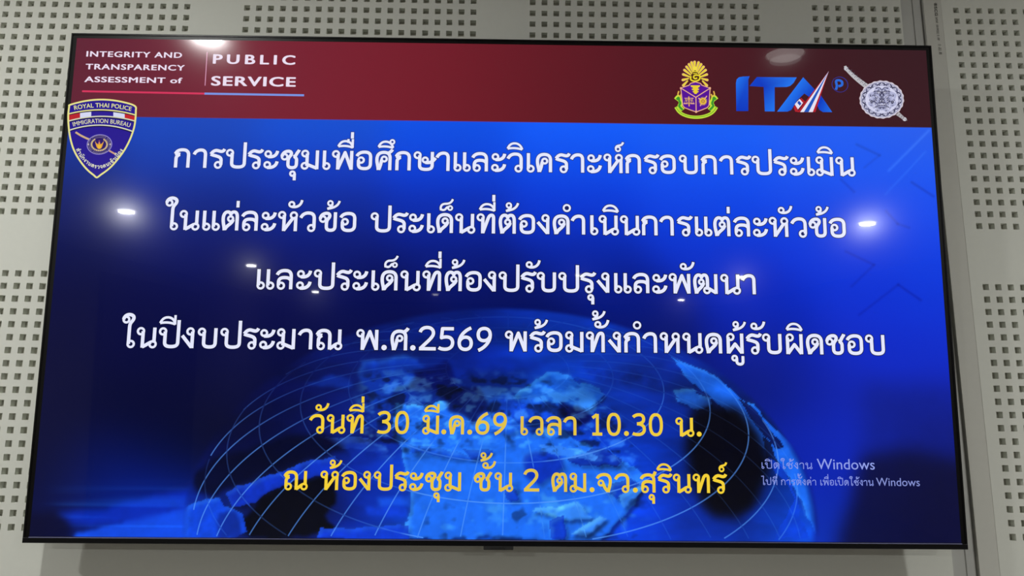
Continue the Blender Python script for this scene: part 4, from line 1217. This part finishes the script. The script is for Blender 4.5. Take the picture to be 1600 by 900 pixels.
for i in range(30):      # curls of the rim
    t = 2 * math.pi * i / 30; s = 1 if i % 2 else -1
    q = []
    for k in range(9):
        f_ = k / 8.0; rad = 0.80 + 0.15 * f_; tt = t + s * 0.085 * math.sin(f_ * 5.0)
        q.append(sb(CX_ + 322 * rad * math.cos(tt), CY_ + 273 * rad * math.sin(tt)))
    a.ribbon(q, 17 * KS, DRK if i % 3 else (84, 82, 116))
    a.disc(sb(CX_ + 322 * 0.90 * math.cos(t + 0.1), CY_ + 273 * 0.90 * math.sin(t + 0.1)), 10 * KS, (226, 226, 242), n=8)
a.poly([sb(CX_ + 250 * math.cos(t), CY_ + 208 * math.sin(t)) for t in np.linspace(0, 2 * math.pi, 60, endpoint=False)], (212, 212, 238)); a.z += DZ
a.poly([sb(CX_ + 8 + 214 * math.cos(t) * (1 - 0.08 * math.cos(8 * t)), CY_ + 186 * math.sin(t) * (1 - 0.08 * math.cos(8 * t))) for t in np.linspace(0, 2 * math.pi, 90, endpoint=False)], (176, 178, 212)); a.z += DZ
random.seed(12)
for i in range(110):      # mirrored scrollwork of the centre
    r = 30 + 165 * random.random(); t = random.uniform(-1.5, 1.5)
    x, y = r * math.cos(t), r * 0.9 * math.sin(t); s = random.choice((-1, 1)); rad = random.uniform(9, 19)
    a0 = random.uniform(0, 6.28); col = random.choice((DRK, DRK, (84, 84, 122), (232, 232, 250)))
    for mxs in (1, -1):
        a.ribbon([sb(CX_ + mxs * (x + rad * (1 - k / 12) * math.cos(a0 + s * k * 0.5)), CY_ + y + rad * (1 - k / 12) * math.sin(a0 + s * k * 0.5)) for k in range(9)], 8 * KS, col)
a.z += DZ
for px, py in ((-155, 32), (160, 40), (0, -4)):
    a.disc(sb(CX_ + px, CY_ + py), 24 * KS, DRK, n=14); 
a.z += DZ
for px, py in ((-155, 32), (160, 40), (0, -4)):
    a.disc(sb(CX_ + px, CY_ + py), 10 * KS, (150, 150, 170), n=10)
for q in ([(-60, 62), (-20, 48), (20, 48), (60, 62)], [(-110, 120), (-30, 96), (30, 96), (110, 120)], [(-100, -170), (-40, -180), (0, -140), (40, -180), (100, -170)], [(-130, -120), (-60, -128), (0, -110), (60, -128), (130, -120)], [(-60, 130), (0, 120), (60, 130)]):
    a.ribbon([sb(CX_ + x, CY_ + y) for x, y in smooth_line(q, 5)], 13 * KS, DRK)
a.build('silver_emblem', Z0 + 3 * DZ, screen, 'round silver emblem with a slanting sword handle')

# maker's lettering on the tab under the set, and printed mark on the board edge
a = Art()
latin(a, 'SAMSUNG', 0, 1, 0, 1, (60, 62, 64), bold=0.015, track=1.1)
vs = [(-0.0125 + v[0] * 0.025, OB - 0.0042 - v[1] * 0.0030, 0.00295) for v in a.V]
link('tab_lettering', mesh_from('tab_lettering', vs, a.F), MAT['tab_text'], tab)
a = Art()
latin(a, '®SCG', 0, 0.030, 0, 0.0058, (90, 88, 82), bold=0.01, track=1.1)
random.seed(3)
x = 0.034
while x < 0.118:         # the rest of the stamped line is too worn to read: short ink strokes
    w = random.choice((0.0016, 0.0022, 0.0028)); h = 0.0046 if x < 0.085 else 0.0060
    if random.random() < 0.84:
        if random.random() < 0.5: a.ring((x + w / 2, -h / 2), w / 2, 0.0006, (0, 0, 0), h / 2, 12)
        else: a.ribbon([(x, -h * random.random() * 0.4), (x + w, -h)], 0.0008, (0, 0, 0)); a.ribbon([(x + w / 2, 0), (x + w / 2, -h)], 0.0008, (0, 0, 0))
    x += w + 0.0010
PX0, PZ0 = 0.9118, 2.4502
vs = [(PX0 - v[1] * 1.0, -0.0002, PZ0 - v[0]) for v in a.V]
pm = mesh_from('printed_mark', vs, a.F); po = link('printed_mark', pm, MAT['print'], wall); po['label'] = 'grey printed line running down the board edge'
